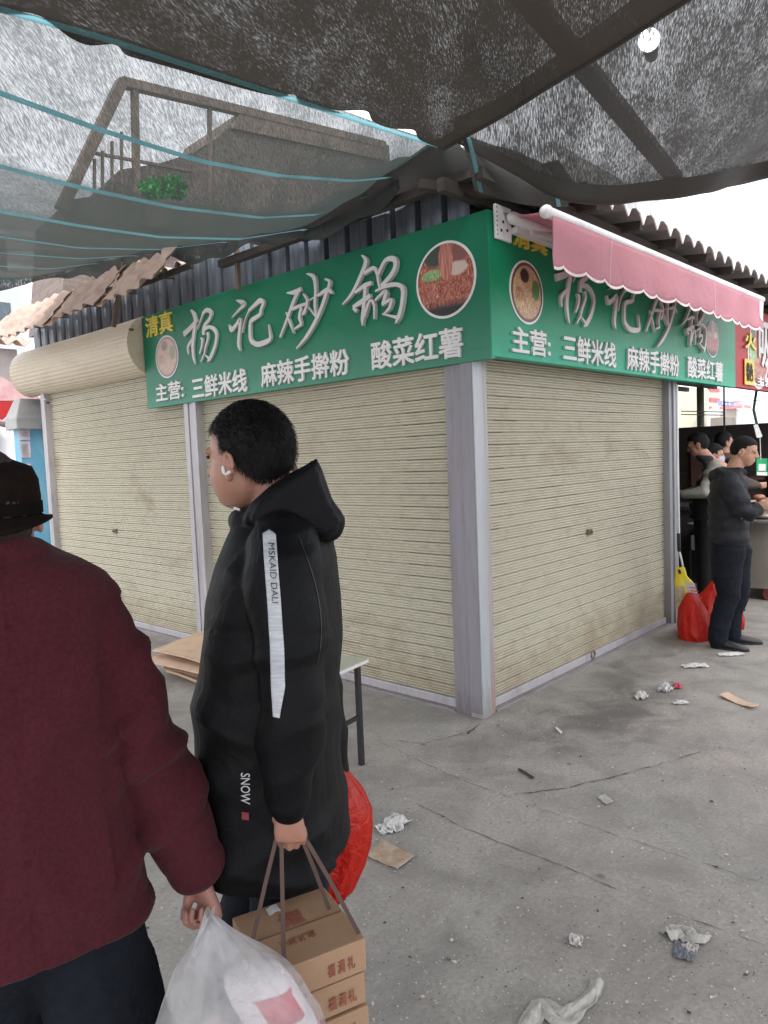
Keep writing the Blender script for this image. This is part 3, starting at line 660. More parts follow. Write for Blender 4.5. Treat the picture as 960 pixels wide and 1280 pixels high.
bm = bmesh.new()
def netL(u, v):
    y = -.06+4.76*(v**1.25); x0 = -4.6; x = x0+(net_end(y)-x0)*u
    return V((x, y, net_z(x, y)+.008*nz(V((x, y, 0)), (3, 3, 1), 2)))
grid(bm, netL, 90, 90); obj('mesh_cloth', bm, net_left_mat, nl, smooth=True)
tealm = mat('teal_band', (.13, .34, .37, 1), .6, .15, 10, .05, trans=0)
tl_ = film_mat('teal_tape', (.22, .48, .53, 1), 0, .5, .6, 20)
for i, s in enumerate(ST):
    y = s[0]
    for k, w in (([(0, .022)] if i else [(0, .02)])):
        bm = bmesh.new(); xe = net_end(y)
        grid(bm, lambda u, v: V((-4.6+(xe+4.6)*u, y+(v-.5)*2*w*(.6 if i > 3 else 1), net_z(-4.6+(xe+4.6)*u, y)-.022)), 80, 1); obj('teal_band', bm, tl_, nl, smooth=True)
bm = bmesh.new()   # frayed hem hanging from the eave and along the far edge
def hemP(u, v):
    if u < .75: y = .30+4.4*(u/.75); x = -.225
    else: y = 4.7; x = -.225-2.6*(u-.75)/.25
    return V((x-.015*math.sin(v*3+u*40), y, net_z(x, y)+.004-(.10+.035*math.sin(u*23)+.02*math.sin(u*71))*v))
grid(bm, hemP, 160, 6); obj('hanging_hem', bm, net_mat('shade_cloth_edge', .70, .02, LA, .3, (.04, .046, .043, 1), 1.2, .5), nl, smooth=True)
bm = bmesh.new()
def flap(u, v):
    y = -.18+1.45*u; a = V((-.34+.1*u, y, net_z(-.3, y)+.01)); b = V((-.02, y, 3.155-.02*math.sin(u*14)))
    return a.lerp(b, v)+V((0, 0, -.05*math.sin(math.pi*v)+.02*noise.noise(V((u*6, v*3, 2)))))
grid(bm, flap, 40, 12); obj('mesh_cloth', bm, net_mat('shade_cloth_flap', .76, .01, .6, .2, (.050, .048, .044, 1)), nl, smooth=True)
# drooping end over the corner
bm = bmesh.new()
def droop(u, v):
    a = V((-.42, -.28, 3.22)).lerp(V((.30, -.40, 3.20)), u); b = V((-.20, -.20, 3.01)).lerp(V((.24, -.52, 2.94)), u)
    p = a.lerp(b, v); return p+V((-.07, -.05, -.02))*math.sin(math.pi*v)*(.7+.3*math.sin(u*9))+V((0, 0, -.03*math.sin(u*3.1)*v))
grid(bm, droop, 24, 16); obj('mesh_cloth', bm, net_mat('shade_cloth_folded', .74, .02, .6, .3, (.07, .068, .063, 1)), nl, smooth=True)
for uu in (.06, .88):
    bm = bmesh.new(); grid(bm, lambda a, b: droop(uu+(a-.5)*.045, b)+V((-.01, -.012, -.004)), 2, 16); obj('teal_band', bm, tl_, nl, smooth=True)
bm = bmesh.new()   # cloth mound added on the roof corner to block the bright sky
def heap(u, v):
    x = -.12+1.8*u; y = -.30+2.2*v; h_ = math.sin(math.pi*u)**.5*math.sin(math.pi*v)**.5
    return V((x, y, 3.22+h_*(.34+.16*noise.noise(V((x*2.2, y*2.2, 0)))+.05*noise.noise(V((x*7, y*7, 3))))))
grid(bm, heap, 50, 50); obj('shade_net', bm, net_mat('sky_blocking_cloth', .95, .0, .6, .05, (.05, .047, .043, 1)), smooth=True, label='dark cloth mound added to block the sky behind the shop corner', cat='shade net')
# big dark doubled net overhead
nd = thing('shade_net', (-2.5, -1.5, 3.3), 'dark doubled shade net hanging overhead across the top of the view', 'shade net')
def netD(u, v):
    # v=0 far edge (along the teal edge), v=1 behind the camera ; right side is the hanging fold
    far = V((-4.9, .02, 0)).lerp(V((-.36, -.25, 0)), u)
    near = V((-6.5, -5.5, 0)).lerp(V((-1.9, -5.2, 0)), u)
    p = far.lerp(near, v); q = V((-.36, -.12, 0)).lerp(V((-.75, -1.6, 0)), min(1, v*3.6)) if v*3.6 <= 1 else V((-.75, -1.6, 0)).lerp(V((-1.9, -5.2, 0)), (v*3.6-1)/2.6)
    ff = p.copy(); l = V((-4.9, .02, 0)).lerp(V((-6.5, -5.5, 0)), v); ff = l.lerp(q, u)
    if v < .3: ff.y += .10*math.sin(math.pi*min(1, u*1.05))*(1-v/.3)*(1 if u < .95 else 0)
    # scalloped far edge leaves bright gaps
    if v < .06: ff.y -= sum(h_*math.exp(-((u-c_)/w_)**2) for c_, w_, h_ in ((.54, .03, .12), (.606, .01, .06), (.78, .01, .05), (.865, .016, .075), (.935, .014, .06)))*(1-v/.06)
    z = net_z(min(ff.x, .2), -.06)-.015+.10*math.sin(math.pi*min(1, v*2.0))*(-1)*.35+.22*v
    z += -.05*math.exp(-((1-u)/.07)**2)+.012*nz(ff, (2.2, 2.2, 1), 4)
    return V((ff.x, ff.y, z))
bm = bmesh.new(); grid(bm, netD, 260, 70); obj('mesh_cloth', bm, net_mat('shade_cloth_doubled', .72, .003, RA, .20, (.020, .0165, .0135, 1), 1.4, .5), nd, smooth=True)
bm = bmesh.new(); limb(bm, [netD(1, v/30.)+V((0, 0, -.004)) for v in range(0, 26)], .009, 8); obj('rope_hem', bm, mat('dark_rope', (.05, .045, .04, 1), .9), nd, smooth=True)
# third net over the right side
nr = thing('shade_net', (.3, -1.2, 3.2), 'translucent shade net above the right corner holding the lit lamp', 'shade net')
LO = [V((-.40, -.22, 3.25)), PL(640, 205, 1, -.45), PL(690, 236, 1, -.58), PL(735, 244, 1, -.62), PL(785, 245, 1, -.68), PL(870, 234, 1, -.85), PL(960, 216, 1, -1.0), V((1.9, -2.4, 3.3))]
def netR(u, v):
    # v=0 near the corner / lower edge, v=1 towards the camera
    lo = LO
    t = u*(len(lo)-1); i = min(int(t), len(lo)-2); t -= i; p0, p1, p2, p3 = lo[max(i-1, 0)], lo[i], lo[i+1], lo[min(i+2, len(lo)-1)]
    e = .5*((2*p1)+(p2-p0)*t+(2*p0-5*p1+4*p2-p3)*t*t+(3*p1-p0-3*p2+p3)*t**3)
    o = V((-.40, -.27, 3.26)).lerp(V((-1.3, -4.2, 3.6)), u); p = e.lerp(o, v)
    p.z += .05*math.sin(math.pi*v)+.02*nz(p, (2.5, 2.5, 1), 9)-.03*math.exp(-(v/.07)**2)
    return p
bm = bmesh.new(); grid(bm, netR, 90, 70); obj('mesh_cloth', bm, net_mat('shade_cloth_right', .655, .012, RA, .27, (.026, .024, .0225, 1), 1.35, .4), nr, smooth=True)
bm = bmesh.new(); grid(bm, lambda u, v: netR(u, v*.07)+V((0, 0, -.012-.03*math.sin(v*3.1))), 80, 6); obj('rolled_hem', bm, net_mat('shade_cloth_hem', .95, .0, .5, .1, (.05, .045, .04, 1)), nr, smooth=True)
bm = bmesh.new()
a = GND(735, 90, 3.48); b = GND(825, 200, 3.48)
bar(bm, a+(a-b)*.9, b+(b-a)*.3, .10, .05); o = obj('canopy_beam', bm, mat('weathered_beam', (.13, .115, .10, 1), .85), label='dark timber beam above the right shade net', cat='beam')
# lamp
lp = GND(811, 50, 3.36); lamp = thing('lamp', lp, 'lit white bulb in a black holder above the right shade net', 'lamp')
t = NT('lit_bulb'); t.b.inputs['Emission Color'].default_value = (.92, .97, 1, 1); t.b.inputs['Emission Strength'].default_value = 9; bulbm = t.m
bm = bmesh.new(); ell(bm, lp, V((.045, 0, 0)), V((0, .045, 0)), V((0, 0, .045))); obj('bulb', bm, bulbm, lamp, smooth=True)
d = (GND(817, 82, 3.36)-lp); bm = bmesh.new(); limb(bm, [lp+d.normalized()*.045, lp+d.normalized()*.15], [.036, .026], 12); limb(bm, [lp+d.normalized()*.14, lp+d.normalized()*.3+Z*.3], .006, 6); obj('lamp_holder', bm, M['black'], lamp, smooth=True)
# ------------------------------------------------------------------ people
class Loc:
    """vertical plane through a standing point, square to the horizontal sight line"""
    def __init__(s, px, py, D):
        p = AT(px, py, D); s.G = V((p.x, p.y, 0)); w = s.G-V((CAM.x, CAM.y, 0)); w.z = 0; s.w = w.normalized(); s.r = V((s.w.y, -s.w.x, 0))
    def L(s, px, py, w=0):
        d = ray(px, py); t = ((s.G-CAM).dot(s.w)+w)/d.dot(s.w); return CAM+d*t
    def D(s, ang): # heading: 0 = picture right, 90 = away
        a = math.radians(ang); return s.r*math.cos(a)+s.w*math.sin(a)
def head(bm, c, f, tilt=0, k=1.0, ears=True, fat=1.0, es=1.0):
    """skull, face, ears; c = skull centre, f = facing (horizontal)"""
    s = Z.cross(f).normalized()      # the person's left
    R_ = Matrix.Rotation(math.radians(tilt), 3, s); ff = R_ @ f; up = R_ @ Z
    P = lambda a, b, z: c+(ff*a+s*b+up*z)*k
    ell(bm, P(-.008, 0, .012), ff*.097*k, s*.077*k, up*.098*k)
    ell(bm, P(.022, 0, -.045), ff*.070*k, s*.062*k*fat, up*.078*k)      # mid face
    ell(bm, P(.038, 0, -.085), ff*.046*k, s*.044*k*fat, up*.034*k)      # chin
    for e in (-1, 1):
        ell(bm, P(.035, e*.036, -.045), ff*.042*k, s*.028*k*fat, up*.042*k)   # cheek
        ell(bm, P(.072, e*.030, .012), ff*.018*k, s*.028*k, up*.009*k)   # brow
        ell(bm, P(.071, e*.030, -.006), ff*.013*k, s*.015*k, up*.008*k)   # lid
        if ears:
            limb(bm, [P(-.008+.016*es*math.cos(a), e*(.077+.012*es*(1 if math.cos(a) < .2 else .3)), -.022+.029*es*math.sin(a)) for a in [math.radians(x) for x in range(-100, 201, 30)]], .0055*k*es, 8)
            ell(bm, P(-.008, e*.076, -.022), ff*.016*k*es, s*.006*k, up*.026*k*es); ell(bm, P(.0, e*.078, -.047), ff*.009*k, s*.006*k, up*.010*k)
    limb(bm, [P(.088, 0, .005), P(.100, 0, -.018), P(.108, 0, -.032)], [.009*k, .010*k, .013*k], 10)
    for e in (-1, 1): ell(bm, P(.094, e*.012, -.034), ff*.012*k, s*.009*k, up*.008*k)
    limb(bm, [P(.078, -.024, -.066), P(.092, 0, -.063), P(.078, .024, -.066)], .007*k, 8); limb(bm, [P(.074, -.02, -.076), P(.087, 0, -.077), P(.074, .02, -.076)], .0075*k, 8)
    return P
def hair(name, c, f, parent, tilt=0, k=1.0, m=None, low=-.62, front=.52, grow=1.0, seed=0, side=-.12, strands=2500, slen=.016):
    s = Z.cross(f).normalized(); R_ = Matrix.Rotation(math.radians(tilt), 3, s); ff = R_ @ f; up = R_ @ Z
    bm = bmesh.new(); bmesh.ops.create_icosphere(bm, subdivisions=6, radius=1)
    for v in bm.verts:
        x, y, z = v.co
        line = front if x > .75 else (front*(x-.3)/.45+side*(1-(x-.3)/.45)*0+ .28*(1-(x-.3)/.45) if x > .3 else (side if x > .02 else (side+(low-side)*min(1, -x/.55+.25))))
        if x > .3: line = .28+(front-.28)*min(1, (x-.3)/.45)
        line += .05*noise.noise(V((x*5, y*5, seed)))
        mk = max(0, min(1, (z-line)/.10+.5)); mk = mk*mk*(3-2*mk)
        g = (1.0+.02*noise.noise(V((x*14, y*14, z*7+seed)))+.012*noise.noise(V((x*45, y*45, z*12+seed))))*(1+(.115*grow)*mk+(-.08)*(1-mk))
        if mk > 0 and z > .4: g *= 1+.03*grow
        v.co = c+(ff*(-.008+x*.097*g)+s*(y*.077*g)+up*(.012+z*.098*g))*k
    bm.verts.ensure_lookup_table(); rnd = random.Random(seed+50); core = c-up*.02*k; vl_ = [v for v in bm.verts]
    src = []
    for v in vl_:
        d_ = v.co-c; x, y, z = d_.dot(ff)/.1/k, d_.dot(s)/.08/k, d_.dot(up)/.1/k
        if (z > .5) or (x < .3 and z > side+.12 and x > -.1) or (x <= -.1 and z > low*.85) or (z > .35 and x > .3): src.append((v.co.copy(), (v.co-core).normalized()))
    for i in range(strands):
        p, n_ = rnd.choice(src); fl = (-up*.9-ff*.35*(1 if (p-c).dot(up) > 0 else -.1)+V((rnd.uniform(-.4, .4), rnd.uniform(-.4, .4), rnd.uniform(-.3, .3)))); fl = (fl-n_*fl.dot(n_)*.9).normalized()
        L_ = slen*rnd.uniform(.5, 1.2)*k; sd = fl.cross(n_).normalized()*rnd.uniform(.0004, .0008); b0 = p-n_*.001
        m1 = b0+fl*L_*.5+n_*rnd.uniform(.0015, .0045); e_ = b0+fl*L_+n_*rnd.uniform(.000, .006)
        q = [bm.verts.new(b0-sd), bm.verts.new(b0+sd), bm.verts.new(m1+sd*.8), bm.verts.new(m1-sd*.8), bm.verts.new(e_)]
        bm.faces.new((q[0], q[1], q[2], q[3])); bm.faces.new((q[3], q[2], q[4]))
    return obj(name, bm, m or M['hair'], parent, smooth=True, recalc=False)
def hand(bm, wrist, d, n, k=1.0, curl=1.0, thumb_side=1, first=1.0):
    """palm + five separate curled fingers; d = wrist->knuckles, n = the way fingers curl, thumb on side thumb_side of d x n"""
    d = d.normalized(); n = (n-d*n.dot(d)).normalized(); s = d.cross(n).normalized()*thumb_side
    P = lambda a, b, c_: wrist+(d*a+s*b+n*c_)*k
    rings = [(P(-.03, 0, 0), s*.027*k, n*.021*k), (P(0, 0, 0), s*.028*k, n*.019*k), (P(.03, .002, 0), s*.036*k, n*.0165*k), (P(.065, .001, 0), s*.041*k, n*.015*k), (P(.086, 0, .002), s*.040*k, n*.0125*k), (P(.092, 0, .004), s*.034*k, n*.008*k)]
    loft(bm, rings, 18, 2.4)
    for i, (b, L1, L2, L3, r0) in enumerate(((.032, .040, .025, .020, .0082), (.0108, .045, .029, .021, .0085), (-.0108, .041, .027, .021, .0081), (-.0315, .033, .020, .018, .0073))):
        p = P(.080-abs(b-.01)*.18, b, .001); a = math.radians((22+48*curl)*first+4*i); pts = [P(.06, b*.9, 0), p]; q = p
        for j, (Ln, add) in enumerate(((L1, 0), (L2, 72*curl+30*(1-first)), (L3, 52*curl))):
            a += math.radians(add); q = q+(d*math.cos(a)+n*math.sin(a)-s*.06*b/.03)*Ln*k; pts.append(q)
        limb(bm, pts, [r0*k*1.05, r0*k*1.1, r0*k*1.02, r0*k*.95, r0*k*.8], 10)
    limb(bm, [P(.012, .022, .004), P(.038, .040, .016), P(.062, .036, .036), P(.078, .016, .046)], [.0125*k, .0130*k, .0110*k, .0085*k], 10)
def shoe(name, heel, f, parent, k=1.0, m=None):
    s = Z.cross(f).normalized(); bm = bmesh.new(); P = lambda a, b, z: V((heel.x, heel.y, 0))+(f*a+s*b+Z*z)*k
    rings = [(P(-.005, 0, .035), s*.026*k, Z*.034*k), (P(.03, 0, .045), s*.034*k, Z*.044*k), (P(.09, 0, .046), s*.036*k, Z*.045*k), (P(.14, 0, .036), s*.042*k, Z*.035*k), (P(.20, 0, .028), s*.046*k, Z*.027*k), (P(.25, 0, .022), s*.038*k, Z*.020*k), (P(.278, 0, .018), s*.016*k, Z*.012*k)]
    loft(bm, rings, 18, 2.3); box_ = None
    o = obj(name, bm, m or M['shoe'], parent, smooth=True)
    bm = bmesh.new(); loft(bm, [(P(.135, 0, z), f*.150*k, s*(.048)*k) for z in (0.001, .016)], 24, 2.6); obj('sole', bm, M['black'], o); return o
def project(fn, nu, nv, bvh, direction, off=.002):
    """lay a patch on a surface"""
    bm = bmesh.new()
    def P(u, v):
        p = fn(u, v); h = bvh.ray_cast(p-direction*1.0, direction); 
        return (h[0]+h[1]*off if h[1].dot(direction) < 0 else h[0]-h[1]*off) if h[0] else p
    grid(bm, P, nu, nv); return bm
def drape_text(body, fn, bvh, direction, bold=.02, off=.003):
    me = text_mesh(body, 1, bold*.3, 0); bm = bmesh.new(); bm.from_mesh(me)
    bmesh.ops.triangulate(bm, faces=bm.faces); 
    xs = [v.co.x for v in bm.verts]; ys = [v.co.y for v in bm.verts]; x0, x1, y0, y1 = min(xs), max(xs), min(ys), max(ys)
    for v in bm.verts:
        p = fn((v.co.x-x0)/(x1-x0), (v.co.y-y0)/(y1-y0)); h = bvh.ray_cast(p-direction*1.0, direction)
        v.co = h[0]-direction*off if h[0] else p
    return bm
def bvh_of(me): return BVHTree.FromPolygons([v.co.copy() for v in me.vertices], [tuple(p.vertices) for p in me.polygons])

# ============ the man in the long black coat
A = Loc(345, 640, 1.55); L = A.L
pA = thing('person', A.G, 'man in long black hooded coat with white sleeve stripe, carrying a carton', 'person')
fA = A.D(180-36); hc = L(312, 567, 0)
bm = bmesh.new(); head(bm, hc, fA, tilt=3, fat=1.2, k=.97, es=.78)
limb(bm, [L(330, 575, .0), L(345, 612, .0), L(352, 680, .0)], [.060, .062, .075], 18)
limb(bm, [L(352, 690, 0), L(345, 800, 0), L(345, 950, 0), L(350, 1010, 0)], [.085, .085, .09, .09], 20, flat=1.1)
wristA = L(361, 1008, -.235); hz = (L(364, 1060, -.235)-wristA).normalized()
limb(bm, [L(355, 700, -.15), L(362, 850, -.235), L(361, 940, -.24), wristA], [.045, .038, .032, .026], 14)
hand(bm, wristA, hz, A.w*.92+A.r*.25, k=.76, first=.25, curl=1.0, thumb_side=1 if hz.cross(A.w).dot(A.r) < 0 else -1)
wristA2 = L(420, 985, .24)
limb(bm, [L(355, 700, .15), L(395, 850, .24), wristA2], [.045, .038, .028], 14)
hand(bm, wristA2, V((0, 0, -1)), -A.w, k=.85, curl=1.1, thumb_side=1)
base = A.G
for sgn, dx in ((-1, .06), (1, -.05)):
    q = base+A.w*(.09*sgn+.03)+A.r*(-.03); kn = q+A.r*(-.05+dx)+Z*.48; ft = q+A.r*(dx*3.0-.02)
    limb(bm, [q+Z*.88, kn, ft+Z*.10, ft+Z*.04], [.075, .052, .036, .034], 14)
me = remesh(bm, .0033, 2); bodyA = obj('body', me, M['skinA'], pA, smooth=True)
hair('hair', hc, fA, pA, tilt=3, grow=.45, low=-.74, front=.42, seed=1, side=-.05, k=.96, strands=9000)
sA_ = Z.cross(fA)
bm = bmesh.new(); e0 = hc-fA*.004+sA_*.084-Z*.030; limb(bm, [e0+fA*.007+Z*.004, e0+fA*.006-Z*.006, e0-Z*.011, e0-fA*.008-Z*.006], .0036, 8); obj('earpiece', bm, M['white'], pA, smooth=True)
bm = bmesh.new()
for e in (1, -1):
    s = Z.cross(fA)
    ell(bm, hc+fA*.080+s*.030*e-Z*.004, fA*.006, s*.012, Z*.005)
objs('eye', bm, mat('eye_dark', (.02, .015, .012, 1), .2), pA, smooth=True)
bm = bmesh.new()
for sgn, dx in ((-1, .06), (1, -.05)):
    q = base+A.w*(.09*sgn+.03)+A.r*(-.03); kn = q+A.r*(-.05+dx)+Z*.48; ft = q+A.r*(dx*3.0-.02)
    limb(bm, [q+Z*.90, q+A.r*(dx*.3)+Z*.7, kn, ft+Z*.09], [.085, .085, .078, .068], 18)
obj('trousers', remesh(bm, .008, 3, lambda p, n_: n_*.006*nz(p, (9, 9, 14), 3)), M['navy'], pA, smooth=True)
for sgn, dx in ((-1, .06), (1, -.05)): shoe('shoe', base+A.w*(.09*sgn+.03)+A.r*(-.03+dx*3.0+.05), -A.r, pA)
# coat
bm = bmesh.new(); R_, W_v = A.r, A.w
fT = A.D(180-12); sT = A.D(270-12)
def rA(py, x0, x1, b, dz=0, p=2.2):
    a = L(x0, py, 0); c_ = L(x1, py, 0); return ((a+c_)/2, fT*((c_-a).length/2), sT*b)
rings = [rA(628, 318, 385, .06), rA(645, 302, 400, .10), rA(668, 293, 412, .155), rA(700, 281, 420, .195), rA(750, 268, 424, .212), rA(800, 258, 426, .215), rA(860, 250, 423, .215), rA(920, 251, 422, .215), rA(980, 255, 426, .222), rA(1025, 262, 431, .225), rA(1046, 267, 434, .228)]
loft(bm, rings, 36, 2.25)
# near arm and far arm
limb(bm, [L(352, 676, -.13), L(356, 715, -.185), L(362, 780, -.215), L(364, 860, -.235), L(362, 930, -.24), L(361, 970, -.238), L(361, 1003, -.236)], [.062, .070, .064, .056, .049, .042, .040], 20, flat=1.05, round_=True)
limb(bm, [L(352, 676, .13), L(370, 740, .20), L(395, 850, .235), L(420, 975, .24)], [.06, .068, .058, .042], 18)
# hood lying on the back + raised collar
hoodpts = [(306, 652), (318, 632), (340, 613), (366, 594), (384, 583), (395, 574), (401, 584), (409, 606), (418, 632), (427, 652), (424, 668), (413, 675), (396, 668), (372, 655), (345, 650), (322, 656)]
for wa, wb, ins in ((-.115, .09, 0), (-.135, -.10, 8)):
    cxx, cyy = 372, 632; pp_ = [(x+(cxx-x)*ins/60, y+(cyy-y)*ins/60) for x, y in hoodpts]
    va = [bm.verts.new(L(x, y, wa)) for x, y in pp_]; vb = [bm.verts.new(L(x, y, wb)) for x, y in pp_]; n_h = len(pp_)
    for q_ in range(n_h): bm.faces.new((va[q_], va[(q_+1) % n_h], vb[(q_+1) % n_h], vb[q_]))
    bm.faces.new(list(reversed(va))); bm.faces.new(vb)
limb(bm, [L(304, 656, .03), L(299, 650, .0), L(306, 652, -.05), L(330, 648, -.075)], [.018, .020, .022, .026], 12)
def folds(p, n_):
    q = p-A.G; h = q.z; a = 0
    side = q.dot(A.w)
    a += .0085*max(0, ridge(V((q.dot(A.r)+h*.5, side, h-q.dot(A.r)*.6)), (3.2, 3.2, 5), 1)-.35)*1.6
    if h < 1.02: a += .0035*math.sin(q.dot(A.r)*30+q.dot(A.w)*24+2*nz(p, (3, 3, 3), 2))*min(1, (1.02-h)/.2)
    if side < -.14:   # sleeve creases
        a += .007*max(0, ridge(V((q.dot(A.r)*1.2+h*.9, side, h)), (3, 3, 8), 5)-.45)*2.6*(1 if h < 1.28 else .5)
    a += .004*nz(p, (7, 7, 7), 8)
    return n_*a
me = remesh(bm, .0058, 9, folds)
coatA = obj('coat', me, M['coatA'], pA, smooth=True); bv = bvh_of(me)
# zip cord ends, stripe, lettering
def stripeP(u, v):
    pts = [(337, 671), (339, 700), (343, 750), (346.5, 800), (348, 850), (346, 886)]; t = v*(len(pts)-1); i = min(int(t), len(pts)-2); t -= i
    x = pts[i][0]*(1-t)+pts[i+1][0]*t; y = pts[i][1]*(1-t)+pts[i+1][1]*t
    wd = 16.5 if v < .8 else 16.5-9*(v-.8)/.2; return L(x+(u-.5)*wd, y-(1-abs(u-.5)*2)*5*(1-v)**6, -.25)
t = NT('sleeve_stripe'); vv = t.coord(); n_ = t.noise(t.coord((30, 30, 320)), 1, 2)
t.l(t.ramp(n_, [(.4, (.40, .42, .46, 1)), (.6, (.52, .54, .58, 1))]), t.b.inputs['Base Color']); t.b.inputs['Roughness'].default_value = .5
obj('sleeve_stripe', project(stripeP, 10, 70, bv, A.w, .0022), t.m, coatA, smooth=True, solid=.001)
def lt(x0, y0, x1, y1, hw):
    """text running down the sleeve: u along (x0,y0)->(x1,y1)"""
    return lambda u, v: L(x0+(x1-x0)*u+hw*(v-.5), y0+(y1-y0)*u, -.25)
obj('sleeve_lettering', drape_text('MSKAID DALI', lt(339, 680, 344, 750, 8), bv, A.w, .0, .0075), M['black'], coatA)
obj('hem_lettering', drape_text('SNOW', lt(306, 974, 306, 1015, 12), bv, A.w, .02), mat('silver_print', (.42, .42, .44, 1), .5), coatA)
obj('hem_badge', project(lambda u, v: L(302+9*u, 1023+10*v, -.24), 4, 4, bv, A.w, .002), mat('dark_red_badge', (.18, .025, .03, 1), .7), coatA, solid=.001)
bm = bmesh.new(); limb(bm, [L(293, 635, -.06), L(299, 637, -.065)], .0028, 8); limb(bm, [L(364, 590, -.055), L(368, 593, -.06)], .0028, 8); objs('cord_end', bm, M['white'], coatA)
# seam of the sleeve
bm = project(lambda u, v: L(372+u*1.2+ (26*math.sin(v*2.2)), 668+(v*150), -.2), 1, 40, bv, A.w, .0012); obj('sleeve_seam', bm, M['black'], coatA)
# ============ the man in the maroon jacket
B = Loc(-2, 700, 1.25); L = B.L
pB = thing('person', B.G, 'man seen from behind in maroon jacket and brown hat, holding a white bag', 'person')
fB = B.D(104); hb_ = L(-26, 645, 0)
bm = bmesh.new(); head(bm, hb_, fB, fat=1.1)
limb(bm, [L(-20, 650, 0), L(-12, 700, .02)], [.056, .05], 16)
limb(bm, [L(-6, 760, 0.03), L(4, 900, .02), L(14, 1060, 0)], [.07, .09, .09], 20)
wB = L(250, 1100, -.05); dB = (L(268, 1150, -.05)-wB).normalized()
limb(bm, [L(105, 760, 0), L(176, 930, -.03), wB], [.045, .040, .027], 14)
hand(bm, wB, dB, -B.r*.85-B.w*.3+Z*.1, k=.86, curl=1.05, thumb_side=1 if dB.cross(-B.r).dot(B.w) > 0 else -1)
limb(bm, [L(-115, 760, 0), L(-170, 940, .05), L(-170, 1110, .1)], [.045, .04, .027], 14); hand(bm, L(-170, 1110, .1), V((0, 0, -1)), B.r, k=.86)
for sgn, a in ((1, 0), (-1, 1)):
    q = B.G+B.r*(.10*sgn+.03); ft = q+B.w*(.24 if sgn < 0 else -.22)+B.r*(.03*sgn)
    limb(bm, [q-B.r*.05*sgn+Z*.80, q.lerp(ft, .4)+Z*.48, ft+Z*.08], [.065, .05, .038], 14)
obj('body', remesh(bm, .0036, 2), mat('skin_ruddy', (.40, .20, .16, 1), .55, .15, 18, .2, 200, trans=.1), pB, smooth=True)
hair('hair', hb_, fB, pB, grow=.5, low=-.95, seed=4, strands=0, m=mat('dark_brown_hair', (.022, .012, .012, 1), .6, .5, 60, .8, 400, stretch=(1, 1, .25)))
bm = bmesh.new(); r0 = .100; hcc = L(-31, 624, 0)
rings = [(hcc+Z*z, B.r*a, B.w*a*1.13) for a, z in ((r0, -.030), (r0*1.01, 0.0), (r0*.99, .03), (r0*.9, .052), (r0*.62, .064), (r0*.2, .058))]
loft(bm, rings, 32); ht = obj('hat', bm, M['hat'], pB, smooth=True)
bm = bmesh.new(); grid(bm, lambda u, v: hcc+Z*(-.030-.004*v+.010*v*v*math.cos(2*(2*math.pi*u))-.012*v)+B.r*(math.cos(2*math.pi*u)*(r0*.97+.020*v))+B.w*(math.sin(2*math.pi*u)*1.13*(r0*.97+.03*v)), 48, 4); obj('brim', bm, M['hat'], ht, smooth=True, solid=.004)
bm = bmesh.new(); loft(bm, [(hcc+Z*z, B.r*(r0+.003), B.w*(r0+.003)*1.13) for z in (-.028, -.008)], 32, cap=False); obj('hat_band', bm, mat('hat_ribbon', (.006, .004, .004, 1), .95, .2, 40, .2, 100, spec=.1), ht, smooth=True)
bm = bmesh.new()
for sgn in (1, -1):
    q = B.G+B.r*(.10*sgn+.03); ft = q+B.w*(.24 if sgn < 0 else -.22)+B.r*(.03*sgn)
    limb(bm, [q-B.r*.05*sgn-B.r*.02+Z*.90, q-B.r*.035*sgn-B.r*.01+Z*.80, q.lerp(ft, .4)+Z*.48, ft+Z*.08], [.10, .102, .088, .072], 20)
obj('trousers', remesh(bm, .007, 4, lambda p, n_: n_*(.010*max(0, ridge(p, (5, 5, 9), 3)-.3))), M['navy'], pB, smooth=True)
for sgn in (1, -1):
    q = B.G+B.r*(.10*sgn+.03); ft = q+B.w*(.24 if sgn < 0 else -.22)+B.r*(.03*sgn); shoe('shoe', ft-B.w*.06, B.w, pB)
bm = bmesh.new()
def rB(py, x0, x1, b, w=0): a = L(x0, py, w); c_ = L(x1, py, w); return ((a+c_)/2, B.r*((c_-a).length/2), B.w*b)
rings = [rB(684, -62, 44, .072), rB(698, -78, 66, .082, .01), rB(712, -112, 98, .095), rB(735, -142, 130, .118), rB(775, -150, 138, .135), rB(850, -148, 142, .145), rB(950, -142, 156, .150), rB(1040, -142, 162, .155), rB(1120, -142, 174, .165), rB(1152, -142, 178, .168)]
loft(bm, rings, 40, 2.35)
limb(bm, [L(98, 752, 0), L(116, 790, -.01), L(142, 860, -.02), L(173, 930, -.03), L(200, 985, -.035), L(223, 1030, -.045), L(240, 1068, -.05)], [.066, .073, .070, .070, .068, .066, .058], 22)
limb(bm, [L(-98, 752, 0), L(-140, 860, .02), L(-165, 940, .05), L(-170, 1080, .1)], [.066, .072, .066, .055], 20)
limb(bm, [L(46, 694, -.03), L(10, 686, -.07), L(-36, 690, -.07), L(-66, 696, -.02), L(-56, 698, .05)], [.022, .024, .024, .022, .02], 12)
